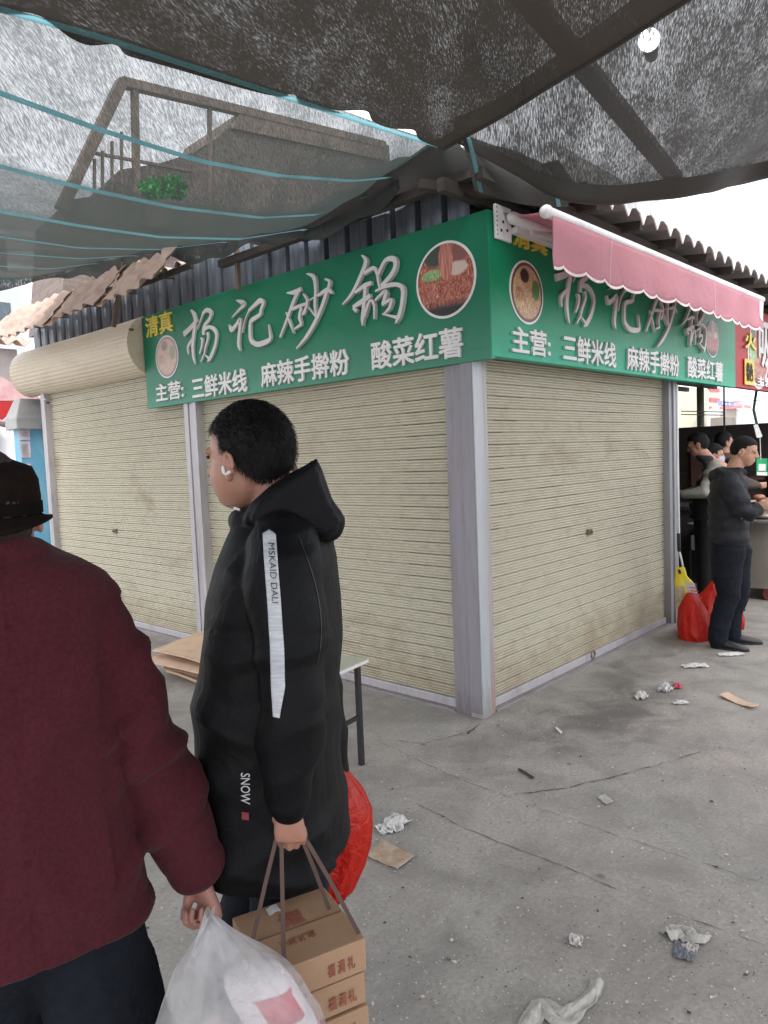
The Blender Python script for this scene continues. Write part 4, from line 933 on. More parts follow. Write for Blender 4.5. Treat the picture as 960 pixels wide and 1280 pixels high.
def foldsB(p, n_):
    q = p-B.G; x = q.dot(B.r); h = q.z; y = q.dot(B.w); a = .004*nz(p, (7, 7, 7), 3)
    if x > .19 or (x > .13 and h < 1.35):   # sleeve folds
        a += .020*max(0, ridge(V((x+h*.55, y*.5, h-x*.6)), (4, 3, 10), 6)-.42)*1.5
    else:
        a += .013*max(0, ridge(V((x+h*.3, y, h-x*.5)), (4., 3, 4.), 9)-.4)*1.6
    if abs(x-.012) < .008 and y < 0: a -= .0022
    zz = h-.885-0.01*math.sin(x*6)
    if abs(zz) < .006: a -= .0022
    if abs(h-1.365) < .005 and y < 0 and x < .2: a -= .002
    return n_*a
coatB = obj('jacket', remesh(bm, .0058, 4, foldsB), M['coatB'], pB, smooth=True)
# ============ shopper at the stall on the right
C3 = Loc(914, 700, 5.72); L = C3.L
pC = thing('person', GND(914, 806), 'man in a charcoal padded jacket, navy trousers and black loafers standing at the stall counter', 'person')
fC = C3.D(-8); hC = L(930.5, 563, 0)
bm = bmesh.new(); head(bm, hC, fC, tilt=14, k=.97)
limb(bm, [L(924, 572, 0), L(914, 596, 0)], [.055, .066], 14)
limb(bm, [L(908, 610, 0), L(912, 680, 0)], [.10, .085], 16)
wC = L(947, 634, -.16); limb(bm, [L(910, 602, -.12), L(931, 645, -.19), wC], [.045, .038, .026], 12); hand(bm, wC, C3.r*.95+Z*.18, C3.w+Z*.1, k=.95, curl=.55, thumb_side=1)
wC2 = L(949, 631, .02); limb(bm, [L(912, 602, .12), L(933, 643, .14), wC2], [.045, .038, .026], 12); hand(bm, wC2, C3.r*.95-C3.w*.2+Z*.1, -C3.w+Z*.2, k=.95, curl=.5, thumb_side=-1)
legs = ((-.085, L(897, 800, -.085), L(912, 690, -.085)), (.09, L(914, 789, .09), L(920, 690, .09)))
for w_, ft, hp in legs: limb(bm, [hp, ft.lerp(hp, .5)+C3.r*.03, V((ft.x, ft.y, .06))], [.065, .05, .038], 14)
obj('body', remesh(bm, .0060, 2), mat('skin_tan', (.46, .25, .17, 1), .5, .12, 18, .2, 200, trans=.1), pC, smooth=True)
hair('hair', hC, fC, pC, tilt=14, k=.97, grow=.28, low=-.62, front=.46, seed=2, side=.05, strands=1500, slen=.010)
bm = bmesh.new(); s = Z.cross(fC)
for e in (-1, 1):
    ell(bm, hC+fC*.076-Z*.022+s*.030*e, fC*.007, s*.013, Z*.005); limb(bm, [hC+fC*.084-Z*.002+s*.016*e, hC+fC*.076+Z*.0+s*.044*e], .0035, 6)
objs('eye', bm, mat('eye_dark', (.02, .015, .012, 1)), pC, smooth=True)
bm = bmesh.new()
for w_, ft, hp in legs:
    limb(bm, [hp+Z*.03, hp.lerp(ft, .25), ft.lerp(hp, .5)+C3.r*.035, ft.lerp(hp, .25)+C3.r*.0, V((ft.x, ft.y, .055))], [.115, .108, .083, .075, .072], 18)
limb(bm, [L(915, 672, -.06), L(915, 672, .06)], .11, 16)
obj('trousers', remesh(bm, .009, 2, lambda p, n_: n_*(.010*max(0, ridge(p, (4, 4, 9), 3)-.35))), M['navy'], pC, smooth=True)
for w_, ft, hp in legs: shoe('shoe', V((ft.x, ft.y, 0))-C3.r*.035, C3.D(-12 if w_ < 0 else 8), pC, .93)
bm = bmesh.new()
def rC(py, x0, x1, b): a = L(x0, py, 0); c_ = L(x1, py, 0); return ((a+c_)/2, C3.r*((c_-a).length/2), C3.w*b)
loft(bm, [rC(586, 905, 925, .07), rC(592, 896, 929, .13), rC(600, 890, 933, .18), rC(620, 886, 936, .20), rC(640, 885, 936, .20), rC(660, 886, 936, .19), rC(674, 889, 937, .185), rC(680, 892, 936, .18)], 30, 2.3)
limb(bm, [L(910, 600, -.15), L(918, 618, -.20), L(927, 637, -.215), L(938, 642, -.20), L(946, 636, -.165)], [.075, .08, .074, .062, .046], 16)
limb(bm, [L(910, 600, .15), L(920, 622, .19), L(930, 640, .16), L(947, 634, .03)], [.075, .078, .07, .045], 16)
limb(bm, [L(900, 592, -.08), L(894, 596, 0), L(900, 592, .08), L(918, 590, .07)], [.04, .055, .04, .03], 14); limb(bm, [L(900, 592, -.08), L(922, 588, -.04), L(929, 592, 0)], [.035, .025, .022], 12)
jC = obj('jacket', remesh(bm, .008, 2, lambda p, n_: n_*(.006*math.sin((p.z)*2*math.pi/.105+1.2*nz(p, (3, 3, 3), 1))+.012*max(0, ridge(p, (5, 5, 9), 7)-.3))), M['jacketC'], pC, smooth=True)
# ============ people further inside the stall
def bystander(px, pyh, D, heading, jm, hm_seed, label, lean=0, mask=False, hood=None, sleeve=None):
    Q = Loc(px, pyh, D); h0 = Q.L(px, pyh, 0); f = Q.D(heading); s = Z.cross(f); G = Q.G-f*lean*.5
    p = thing('person', G, label, 'person'); bm = bmesh.new(); head(bm, h0, f, tilt=lean*40, k=.97)
    sh = h0-Z*.24-f*lean*.35; hip = V((G.x, G.y, 0))-f*lean*.25+Z*.92
    limb(bm, [h0-Z*.03, sh], [.055, .065], 12); limb(bm, [sh, hip], [.11, .11], 14)
    w_ = {}
    for e in (-1, 1):
        el = sh+s*.23*e-Z*.22+f*.08; wr = el+f*.22-Z*.02-s*.06*e; w_[e] = (el, wr)
        limb(bm, [sh+s*.15*e, el, wr], [.045, .038, .026], 10); hand(bm, wr, f-Z*.1, -s*e, k=.9, curl=.6, thumb_side=e)
        limb(bm, [hip+s*.09*e, hip.lerp(V((hip.x, hip.y, 0)), .5)+s*.09*e+f*.02, V((hip.x, hip.y, .06))+s*.09*e], [.08, .055, .04], 12)
    obj('body', remesh(bm, .009, 1), M['skinA'], p, smooth=True)
    hair('hair', h0, f, p, tilt=lean*40, k=.97, low=-.85, seed=hm_seed, grow=.6, side=-.15, front=.4, slen=.022)
    bm = bmesh.new()
    loft(bm, [(h0-Z*.115-f*lean*.12, s*.066, f*.068), (h0-Z*.17-f*lean*.2, s*.085, f*.08), (sh+Z*.01, s*.17, f*.10), (sh-Z*.10, s*.215, f*.145), (sh.lerp(hip, .5), s*.215, f*.155), (hip+Z*.02, s*.21, f*.15), (hip-Z*.06, s*.205, f*.145)], 24, 2.3)
    obj('jacket', remesh(bm, .012, 2, lambda q, n_: n_*(.010*math.sin(q.z*2*math.pi/.12)+.012*nz(q, (6, 6, 6), 1))), jm, p, smooth=True)
    bm = bmesh.new()
    for e in (-1, 1): limb(bm, [sh+s*.16*e, sh.lerp(w_[e][0], .5)+s*.03*e, w_[e][0], w_[e][1]-f*.03], [.08, .082, .072, .05], 14)
    obj('sleeves', remesh(bm, .012, 2, lambda q, n_: n_*(.008*math.sin(q.z*2*math.pi/.10))), sleeve or jm, p, smooth=True)
    bm = bmesh.new()
    for e in (-1, 1): limb(bm, [hip+s*.09*e, V((hip.x, hip.y, .06))+s*.09*e], [.11, .07], 14)
    obj('trousers', remesh(bm, .014, 2), M['black'], p, smooth=True)
    for e in (-1, 1): shoe('shoe', hip+s*.09*e-f*.06, f, p)
    if mask:
        bm = bmesh.new(); grid(bm, lambda u, v: h0+(f*(.075+.02*math.sin(math.pi*v))*math.cos((u-.5)*2.6)+s*.072*math.sin((u-.5)*2.6))*.97*1.12+Z*(-.02-.075*v), 12, 6); obj('face_mask', bm, mat('blue_white_mask', (.30, .36, .42, 1), .8), p, smooth=True, solid=.002)
    return p
puff = mat('pale_grey_padded', (.20, .195, .165, 1), .65, .2, 8, .3, 30)
bystander(872, 555, 7.1, 176, M['jacketC'], 11, 'man bending left inside the stall, in jacket with pale grey padded sleeves', .45, sleeve=puff)
bystander(892, 568, 7.3, 12, M['black'], 12, 'person in black with a pale face mask behind the charcoal jacket man', .1, mask=True)
bystander(905, 552, 8.0, 30, mat('brown_coat', (.05, .03, .025, 1), .8), 13, 'person in brown mostly hidden behind the head of the charcoal jacket man', 0)
# ------------------------------------------------------------------ things people carry
L = A.L
grip = L(362, 1050, -.225)
ct = thing('carton', L(400, 1200, -.15), 'brown gift carton with red print and ribbon handles carried by the man in black', 'carton')
c0, c1, c2 = GND(290, 1147, .745), GND(405, 1108, .745), GND(456, 1173, .745)
zt3 = (c0.z+c1.z+c2.z)/3; ex = V((c0.x-c1.x, c0.y-c1.y, 0)); ey = V((c2.x-c1.x, c2.y-c1.y, 0)); exn = ex.normalized(); eyn = V((-exn.y, exn.x, 0)); eyn = eyn if eyn.dot(ey) > 0 else -eyn
Wd, Dp = ex.length, ey.dot(eyn); O3 = V((c1.x, c1.y, zt3)); lay = .062
RY = Matrix((( exn.x, eyn.x, 0), (exn.y, eyn.y, 0), (0, 0, 1)))
def cP(a, b, z): return O3+exn*a+eyn*b+Z*z
M['cartonface'] = worn_mat('gift_carton', (.36, .225, .135, 1), (.29, .175, .10, 1), .7, 0, .2, 4)
for i in range(4):
    bm = bmesh.new(); sh_ = .003*(i % 2)
    vs = [bm.verts.new(cP(a, b, z)) for z in (-lay*i-lay+.0022, -lay*i-(.0 if i == 0 else .0022)) for a, b in ((sh_, sh_), (Wd-sh_, sh_), (Wd-sh_, Dp-sh_), (sh_, Dp-sh_))]
    for f_ in ((0, 3, 2, 1), (4, 5, 6, 7), (0, 1, 5, 4), (1, 2, 6, 5), (2, 3, 7, 6), (3, 0, 4, 7)): bm.faces.new([vs[j] for j in f_])
    obj('box_layer', bm, M['cartonface'], ct, bevel=.0025)
bm = bmesh.new()
for f_ in (.5,): bar(bm, cP(Wd*.03, Dp*f_, .0012), cP(Wd*.97, Dp*f_, .0012), .0025, .002)
obj('flap_line', bm, mat('carton_line', (.16, .09, .05, 1)), ct)
def cside(s, b0, b1, z0, z1):
    # front face (b = Dp side), reading along -exn
    fit_text(s, 'print', cP(b0, Dp+.001, z0), exn*(b1-b0), Z*(z1-z0), eyn, M['mark'], ct, .0008, .02)
for i in range(4):
    fit_text('福 满 礼', 'print', cP(Wd*.40, Dp+.0005, -lay*i-.046), -exn*Wd*.28, Z*.024, eyn, M['mark'], ct, .0008, .02)
fit_text('福', 'print', cP(Wd*.62, Dp*.22, .0005), -exn*.045+eyn*.0, -eyn*-.045, Z, M['mark'], ct, .0008, .03)
fit_text('乡味礼盒', 'print', cP(Wd*.74, Dp*.62, .0005), -exn*.07, eyn*.02, Z, M['mark'], ct, .0008, .0)
bm = bmesh.new(); grid(bm, lambda u, v: cP(Wd*(.55+.12*u), Dp*(.06+.12*v), .003+.002*math.sin(u*5)), 4, 4); obj('white_label', bm, M['paper'], ct, solid=.001)
strap = mat('brown_ribbon', (.10, .06, .05, 1), .8)
bm = bmesh.new()
def ribbon(bm, a, b, w=.0075): bar(bm, a, a.lerp(b, .5)+Z*.004, w, .0016, ref=A.w); bar(bm, a.lerp(b, .5)+Z*.004, b, w, .0016, ref=A.w)
gA = grip+Z*.012
for a, b in ((.95, .50), (.80, .96), (.12, .42), (.03, .92)): ribbon(bm, gA+A.r*((.5-a)*.05), cP(Wd*a, Dp*b, .002))
bar(bm, grip+Z*.012-A.r*.025, grip+Z*.012+A.r*.025, .012, .006)
obj('ribbon_handle', bm, strap, ct)
# red carrier bag in the far hand
def plastic_bag(name, outline, depth_off, thick, LL, m, label, seed=0, cat='bag', fold=.012, knot=None, nr=22):
    """outline: (py, x0, x1, half thickness factor) rows from the top"""
    top = LL(outline[0][1], outline[0][0], depth_off); o_ = thing(name, V((top.x, top.y, top.z)), label, cat); bm = bmesh.new(); rings = []
    rows = []
    for i in range(nr+1):
        t = i/nr*(len(outline)-1); k = min(int(t), len(outline)-2); t -= k; t = t*t*(3-2*t)*.4+t*.6
        rows.append([outline[k][j]*(1-t)+outline[k+1][j]*t for j in range(4)])
    for py, x0, x1, q in rows:
        a, b = LL(x0, py, depth_off), LL(x1, py, depth_off); d = (b-a)/2; wv = V((d.y, -d.x, 0)).normalized() if d.length > 1e-6 else V((1, 0, 0))
        rings.append(((a+b)/2, V((d.x, d.y, 0)), wv*thick*q))
    n = 64; vs = []
    for ri, (c_, A_, B_) in enumerate(rings):
        row = []
        for i in range(n):
            th = 2*math.pi*i/n; p = c_+A_*math.cos(th)+B_*math.sin(th); dr = (A_*math.cos(th)+B_*math.sin(th)); dr = dr.normalized() if dr.length > 1e-6 else Z
            q = ri/len(rings); fo = fold*(max(0, ridge(V((th*1.3, q*1.5, 0)), (1.6, 1.3, 1), seed)-.2)-.4)+fold*.8*nz(p, (14, 14, 10), seed)
            fo *= min(1, .25+2.2*q)
            row.append(bm.verts.new(p+dr*fo))
        vs.append(row)
    for a, b in zip(vs, vs[1:]):
        for i in range(n): bm.faces.new((a[i], a[(i+1) % n], b[(i+1) % n], b[i]))
    bm.faces.new(vs[-1]); bm.faces.new(list(reversed(vs[0])))
    obj('bag_film', bm, m, o_, smooth=True); return o_
plastic_bag('plastic_bag', [(985, 412, 428, .3), (1000, 402, 440, .6), (1020, 392, 456, .9), (1045, 382, 464, 1), (1075, 376, 466, 1), (1100, 374, 458, .95), (1135, 380, 440, .8), (1148, 390, 428, .5)], .22, .10, lambda x, y, w: A.L(x, y-28 if y > 990 else y-28, w), M['red'], 'shiny red plastic bag behind the hem of the long black coat', 3)
# white bag of the maroon man
BL = Loc(300, 1200, 1.13); L = BL.L
wb = plastic_bag('plastic_bag', [(1150, 258, 274, .16), (1166, 248, 290, .3), (1190, 232, 318, .5), (1215, 215, 345, .75), (1245, 200, 378, .95), (1285, 186, 404, 1.05), (1350, 180, 415, 1.05), (1420, 190, 405, .95), (1465, 215, 380, .7), (1475, 240, 350, .4)], 0, .095, L, M['whitefilm'], 'cloudy white plastic bag hanging from the hand of the maroon jacket man', 5, fold=.010)
bm = bmesh.new()
hg = L(264, 1138, 0)
for a, x in ((-1, 250), (1, 284)):
    p0, p1 = L(262, 1140, 0), L(x, 1196, 0); grid(bm, lambda u, v: p0.lerp(p1, u)+BL.r*((v-.5)*(.016+.022*u))+BL.w*(.015*a*math.sin(v*5+u*2)), 14, 8)
obj('bag_handle', bm, M['whitefilm'], wb, smooth=True)
pk = thing('food_packet', L(350, 1300, 0), 'red and white printed packet showing through the white plastic bag', 'packet')
bm = bmesh.new(); a = L(312, 1212, 0); b = L(385, 1330, 0)
sx = BL.r*.050; u_ = (b-a).normalized()
loft(bm, [(a+(b-a)*t_, sx*k_+BL.w*.0, BL.w*.035*k_) for t_, k_ in ((0, .55), (.06, .9), (.2, 1), (.8, 1), (1, .8))], 20, 3.2); obj('packet', bm, mat('packet_pale', (.72, .66, .68, 1), .5), pk, smooth=True)
bm = bmesh.new()
loft(bm, [(a+(b-a)*t_+BL.r*.012, sx*.72, BL.w*.0375) for t_ in (.16, .42)], 20, 3.2); loft(bm, [(a+(b-a)*t_+BL.r*.014, sx*.72, BL.w*.0375) for t_ in (.62, .85)], 20, 3.2); obj('packet_print', bm, mat('packet_red', (.55, .06, .09, 1), .5), pk, smooth=True)
bm = bmesh.new()
for (x, y, r_) in ((268, 1300, .032), (300, 1330, .034), (238, 1320, .034)): ell(bm, L(x, y, 0), BL.r*r_, BL.w*r_, Z*r_)
obj('food_packet', bm, mat('pale_buns', (.60, .52, .46, 1), .7), smooth=True, label='pale buns at the bottom of the white plastic bag', cat='buns')
# ------------------------------------------------------------------ table and cardboard
tb = thing('folding_table', (-.95, .45, 0), 'low folding table with pale top and black legs behind the black coat man', 'table')
h = .56; q1 = GND(461, 823, h); q2 = GND(415, 812, h); q3 = GND(418, 842, h)
tx = V((q1.x-q3.x, q1.y-q3.y, 0)).normalized(); tyy = V((-tx.y, tx.x, 0))
Tm = lambda a, b, z: q1+V((0, 0, -h))-tx*a+tyy*b+Z*z
def tbox(bm, a0, b0, z0, a1, b1, z1):
    vs = [bm.verts.new(Tm(a, b, z)) for z in (z0, z1) for a, b in ((a0, b0), (a1, b0), (a1, b1), (a0, b1))]
    for f_ in ((0, 3, 2, 1), (4, 5, 6, 7), (0, 1, 5, 4), (1, 2, 6, 5), (2, 3, 7, 6), (3, 0, 4, 7)): bm.faces.new([vs[j] for j in f_])
bm = bmesh.new(); tbox(bm, 0, 0, h-.003, .62, .40, h); top = obj('table_top', bm, worn_mat('pale_green_laminate', (.46, .47, .36, 1), (.36, .36, .28, 1), .45), tb, bevel=.001)
bm = bmesh.new(); tbox(bm, .0, .0, h-.022, .62, .40, h-.004); obj('table_edge', bm, M['letterw'], tb, bevel=.004)
for a, b in ((.05, .04), (.57, .04), (.05, .36), (.57, .36)):
    bm = bmesh.new(); bar(bm, Tm(a, b, .0), Tm(a, b, h-.022), .026); obj('leg', bm, M['black'], tb, bevel=.002)
bm = bmesh.new(); bar(bm, Tm(.05, .04, .26), Tm(.57, .04, .26), .018); bar(bm, Tm(.05, .36, .26), Tm(.57, .36, .26), .018); objs('rail', bm, M['black'], tb)
def sheet(name, pts, z, m, label, bend=.02, group='flattened cartons', th=.006):
    P4 = [GND(x, y, z) for x, y in pts]; bm = bmesh.new(); rnd = random.Random(int(z*1000)+3)
    def f(u, v):
        p = P4[0].lerp(P4[1], u).lerp(P4[3].lerp(P4[2], u), v); p.z += bend*math.sin(math.pi*u)*(.5-v)+.004*nz(p, (8, 8, 8), z*9); return p
    grid(bm, f, 16, 12); o = obj(name, bm, m, solid=th, label=label, cat='cardboard', group=group); return o
sheet('flattened_carton', [(207, 838), (262, 858), (300, 836), (240, 816)], .03, M['card'], 'dark folded carton at the bottom of the cardboard pile', .01, th=.02)
sheet('flattened_carton', [(205, 833), (262, 850), (310, 825), (245, 812)], .085, mat('card_brown_dark', (.22, .13, .08, 1), .9, .3, 8), 'brown folded carton under the two pale cardboard sheets', .01, th=.03)
sheet('flattened_carton', [(178, 827), (262, 845), (330, 822), (200, 817)], .135, M['cardlight'], 'pale cardboard sheet with the left tip sticking out, second from the top', .012)
sheet('flattened_carton', [(190, 813), (262, 832), (350, 800), (262, 785)], .19, M['cardlight'], 'topmost pale cardboard sheet leaning up on the pile by the shutter', .02)
# ------------------------------------------------------------------ bags and pole by the right post
L3 = lambda x, y, w: Loc3.L(x, y, w)
Loc3 = Loc(868, 700, 6.1)
plastic_bag('plastic_bag', [(726, 890, 893, .2), (738, 880, 897, .4), (752, 866, 898, .7), (768, 856, 898, 1), (785, 860, 897, 1), (797, 864, 896, .8)], .12, .12, L3, M['red'], 'tall red plastic bag with its knot up, behind the round red bag', 6, fold=.018)
plastic_bag('plastic_bag', [(742, 858, 868, .3), (750, 853, 876, .7), (765, 848, 884, 1), (785, 847, 890, 1.05), (797, 848, 890, 1), (803, 855, 884, .8)], -.10, .14, L3, M['red'], 'round full red plastic bag on the ground beside the right post', 8, fold=.018)
plastic_bag('plastic_bag', [(752, 916, 922, .3), (762, 912, 928, .8), (775, 910, 930, 1), (786, 912, 928, .8)], .15, .09, L3, M['red'], 'small red plastic bag just behind the legs of the charcoal jacket man', 9, fold=.02)
yb = thing('seed_bag', L3(855, 765, .02), 'yellow and clear packaged bag with pink print leaning on the right post', 'bag')
bm = bmesh.new(); yel = mat('yellow_packaging', (.72, .58, .02, 1), .35, .1, 6, .3, 20)
rowsY = [(709, 845, 856, .15), (720, 844, 859, .5), (729, 843, 868, 1), (745, 844, 873, 1.1), (765, 847, 872, 1), (785, 852, 870, .8)]
def yring(r_, sc=1, dx=0): a, b = L3(r_[1]+dx, r_[0], .02), L3(r_[2]+dx, r_[0], .02); d = (b-a)/2; return ((a+b)/2, V((d.x, d.y, 0))*sc, Loc3.w*.05*r_[3]*sc)
loft(bm, [yring(r_) for r_ in rowsY], 24, 2.6); obj('pouch', bm, yel, yb, smooth=True)
bm = bmesh.new(); grid(bm, lambda u, v: L3(844+11*u+6*v*u, 733+28*v, -.036-.012*math.sin(u*3)), 6, 6); obj('clear_window', bm, mat('beige_contents', (.42, .34, .22, 1), .3, .3, 40), yb, smooth=True)
bm = bmesh.new(); grid(bm, lambda u, v: L3(856+11*u+8*v, 728+22*v, -.050-.006*math.sin(u*3)), 6, 6); lb_ = obj('paper_label', bm, M['paper'], yb, smooth=True)
bm = bmesh.new()
for i in range(4): grid(bm, lambda u, v: L3(858+10*u+(6+4*i)*.5, 733.5+4*i+1.5*v+u*1.2, -.062), 4, 1)
obj('pink_print', bm, mat('pink_print', (.65, .14, .22, 1)), lb_)
bm = bmesh.new(); limb(bm, [L3(849, 713, -.02), L3(850, 716, -.02)], .012, 8); obj('hang_hole', bm, M['black'], yb)
pole = thing('broom_pole', L3(852, 790, -.02), 'thin white broom pole with a black grip leaning on the right post', 'pole')
pp = lambda x, y: PL(x, y, 1, -.09)
bm = bmesh.new(); limb(bm, [pp(846, 482), pp(847, 575), pp(848.5, 668)], .011, 10); obj('tube', bm, M['white'], pole, smooth=True)
bm = bmesh.new(); limb(bm, [pp(848.3, 668), pp(848.8, 688)], .016, 10); obj('grip', bm, M['black'], pole, smooth=True)
bm = bmesh.new(); limb(bm, [pp(848.8, 688), pp(852, 700), pp(854, 712)], .009, 10); obj('hook', bm, M['white'], pole, smooth=True)
# ------------------------------------------------------------------ neighbour stall
cart = thing('stall_counter', (5, .2, 0), 'stainless steel food counter on wheels in front of the charcoal jacket man', 'counter')
cz0, cz1 = .13, .80
Fc = lambda x, y: GND(x, y, 0)
ca = GND(930, 737, cz0); 
bm = bmesh.new(); box(bm, (4.32, -1.5, cz0), (5.3, -.2, cz1)); obj('cabinet', bm, M['steel'], cart, bevel=.008)
bm = bmesh.new(); box(bm, (4.22, -1.6, cz1+.002), (5.4, -.1, cz1+.03)); obj('counter_top', bm, worn_mat('brushed_steel_top', (.5, .5, .5, 1), (.35, .35, .35, 1), .3, .8), cart, bevel=.006)
for x, y in ((4.42, -.42), (5.2, -.42), (4.42, -1.4), (5.2, -1.4)):
    bm = bmesh.new(); limb(bm, [V((x-.02, y, .065)), V((x+.02, y, .065))], .062, 16, round_=False); wh = obj('wheel', bm, mat('dark_red_wheel', (.25, .05, .05, 1), .5), cart)
    bm = bmesh.new(); bar(bm, (x, y, .07), (x, y, .17), .03); obj('caster_fork', bm, M['steel'], wh)
bm = bmesh.new(); loft(bm, [(V((4.52, -.38, z_-.06)), V((r_, 0, 0)), V((0, r_*.8, 0))) for z_, r_ in ((.892, .16), (.90, .2), (.935, .25), (.94, .25), (.92, .21))], 30); obj('tray', bm, M['steel'], smooth=True, label='round steel tray on the counter under the shopper\'s hands', cat='tray')
rnd = random.Random(9)
bm = bmesh.new()
for i in range(40): 
    p = V((4.85+rnd.random()*.5, -.75+rnd.random()*.6, .85+rnd.random()*.16)); r_ = .03+.03*rnd.random(); ell(bm, p, V((r_, 0, 0)), V((0, r_*1.3, 0)), V((0, 0, r_*.7)), 6)
obj('cooked_meat_heap', bm, mat('cooked_meat', (.30, .13, .08, 1), .45, .5, 12, .5, 30), smooth=True, label='heap of cooked reddish meat at the back of the steel counter', cat='food', kind='stuff')
# dim back of the stall, roof soffit, posts
bk = thing('stall_partition', (7.6, 1, 0), 'dark partition at the back of the food stall behind the shoppers', 'partition')
bm = bmesh.new(); pts = 3; box(bm, (7.6, -2.5, 0), (7.66, 3.8, 1.86)); box(bm, (3.1, 3.4, 0), (7.6, 3.46, 2.6)); obj('panel', bm, worn_mat('dark_brown_wall', (.040, .028, .026, 1), (.015, .012, .012, 1), .8), bk)  # near-black brown wall colour with darker blotches
bm = bmesh.new()
for i in range(10): x = -.6+i*.36; box(bm, (7.50-.04*math.sin(i), x, .9+.3*math.sin(i*2.3)), (7.597, x+.28, 1.35+.25*math.sin(i*1.7)))
objs('goods_bundle', bm, worn_mat('blurred_goods', (.12, .05, .04, 1), (.03, .03, .035, 1), .7, scale=5), bk)
bm = bmesh.new(); box(bm, (3.08, .1, 2.62), (9, 3.4, 2.68)); 
for i in range(7): bar(bm, (3.06, .25+.45*i, 2.52-.0), (9, .25+.45*i, 2.52), .05, .07)
dkc = bmesh.new(); box(dkc, (5.0, .5, 0), (5.6, 2.6, .85)); box(dkc, (4.96, .46, .852), (5.64, 2.64, .89)); obj('dark_box', dkc, worn_mat('dark_box_paint', (.035, .03, .03, 1), (.02, .018, .016, 1), .7), label='low dark box behind the people inside the food stall', cat='cabinet')  # near-black box standing across the stall floor
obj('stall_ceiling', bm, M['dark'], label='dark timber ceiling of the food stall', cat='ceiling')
bm = bmesh.new(); x0_ = 2.9
for i in range(60): x = 3.05+i*.1; prism(bm, [V((x, 3.0, 2.42)), V((x+.1, 3.0, 2.42)), V((x+.09, 3.0, 2.33)), V((x+.05, 3.0, 2.29-.02*math.sin(i*3))), V((x+.01, 3.0, 2.33))], V((0, .01, 0)))
obj('ragged_eave', bm, M['dark'], label='ragged dark eave strip under the stall ceiling', cat='eave')
def postobj(px, py0, y, w, m, label, z1=2.6):
    p = PL(px, py0, 1, y); bm = bmesh.new(); limb(bm, [V((p.x, y, 0)), V((p.x+.01, y, z1*.5)), V((p.x, y, z1))], w, 12, round_=False); return obj('post', bm, m, smooth=True, label=label, cat='post')
postobj(875.5, 510, 1.6, .055, worn_mat('mossy_pole', (.17, .18, .13, 1), (.09, .09, .07, 1), .8), 'thick greenish wooden post inside the food stall')
postobj(905, 510, .9, .013, M['dark'], 'thin dark rod inside the food stall left of the hanging tag')
bm = bmesh.new(); y = 1.5
for (xa, ya_, xb, yb_) in ((852, 518, 905, 519), (852, 514, 905, 515), (905, 503, 958, 500)): limb(bm, [PL(xa, ya_, 1, y), PL(xb, yb_, 1, y)], .008, 6)
obj('cross_wire', bm, M['dark'], label='thin cross wires strung inside the food stall', cat='wire')
# hanging tag, QR card, red lantern
tg = thing('hanging_tag', PL(940, 505, 1, .1), 'white paper tag on a dark green strap hanging above the counter', 'tag')
bm = bmesh.new(); limb(bm, [PL(946, 486, 1, .1), PL(942, 512, 1, .1), PL(946, 530, 1, .1)], .016, 8); obj('strap', bm, mat('dark_green_strap', (.05, .09, .06, 1)), tg, smooth=True)
bm = bmesh.new(); prism(bm, [PL(x, y, 1, .09) for x, y in ((942, 531), (947, 530), (953, 545), (951, 547), (946, 547))], V((0, .004, 0))); obj('paper', bm, M['paper'], tg)
qr = thing('payment_card', PL(952, 560, 1, .0), 'green and white payment card hanging over the counter at the right edge', 'card')
bm = bmesh.new(); prism(bm, [PL(x, y, 1, .0) for x, y in ((946, 573), (959.5, 573), (959.5, 595), (946, 594))], V((0, .006, 0))); obj('card', bm, mat('card_green', (.02, .33, .13, 1), .4), qr)
bm = bmesh.new(); prism(bm, [PL(x, y, 1, -.004) for x, y in ((948.5, 580), (957, 580), (957, 588.5), (948.5, 588.5))], V((0, .003, 0))); prism(bm, [PL(x, y, 1, -.004) for x, y in ((946.3, 590), (959.3, 590.3), (959.3, 594.5), (946.3, 594))], V((0, .003, 0))); objs('white_field', bm, M['paper'], qr)
bm = bmesh.new(); limb(bm, [PL(951, 574, 1, .0), PL(950, 548, 1, .03)], .004, 6); obj('string', bm, M['paper'], qr)
bm = bmesh.new(); ell(bm, PL(958, 562, 1, .5), V((.07, 0, 0)), V((0, .07, 0)), V((0, 0, .11))); o = obj('lantern', bm, mat('bright_red_cloth', (.65, .03, .02, 1), .5), smooth=True, label='bright red ornament hanging behind the payment card', cat='ornament')
# washing stand between post and shopper
y = .35; stn = thing('tub_stand', PL(875, 720, 1, y), 'grey basin with white tub on a stand behind the charcoal jacket man', 'stand')
bm = bmesh.new(); c_ = PL(880, 656, 1, y); loft(bm, [(c_+Z*z_, V((r_, 0, 0)), V((0, r_*.8, 0))) for z_, r_ in ((-.05, .14), (-.03, .19), (.0, .21), (.02, .215), (.022, .20), (-.01, .17))], 28); obj('basin', bm, mat('grey_basin', (.16, .17, .17, 1), .5), stn, smooth=True)
bm = bmesh.new(); c_ = PL(876, 677, 1, y); box(bm, (c_.x-.10, y-.1, c_.z-.09), (c_.x+.12, y+.08, c_.z+.08)); obj('white_tub', bm, mat('offwhite_tub', (.42, .40, .38, 1), .5), stn, bevel=.02)
bm = bmesh.new()
for dx in (-.1, .12):
    for dy in (-.08, .08): bar(bm, (c_.x+dx, y+dy, 0), (c_.x+dx, y+dy, c_.z-.09), .018)
objs('leg', bm, M['dark'], stn)
plastic_bag('plastic_bag', [(688, 879, 885, .3), (695, 878, 889, .7), (712, 880, 889, 1), (722, 882, 887, .6)], -.08+.0, .04, lambda x, y_, w: PL(x, y_, 1, .2), M['whitefilm'], 'thin white plastic bag hanging below the white tub', 10, fold=.01)
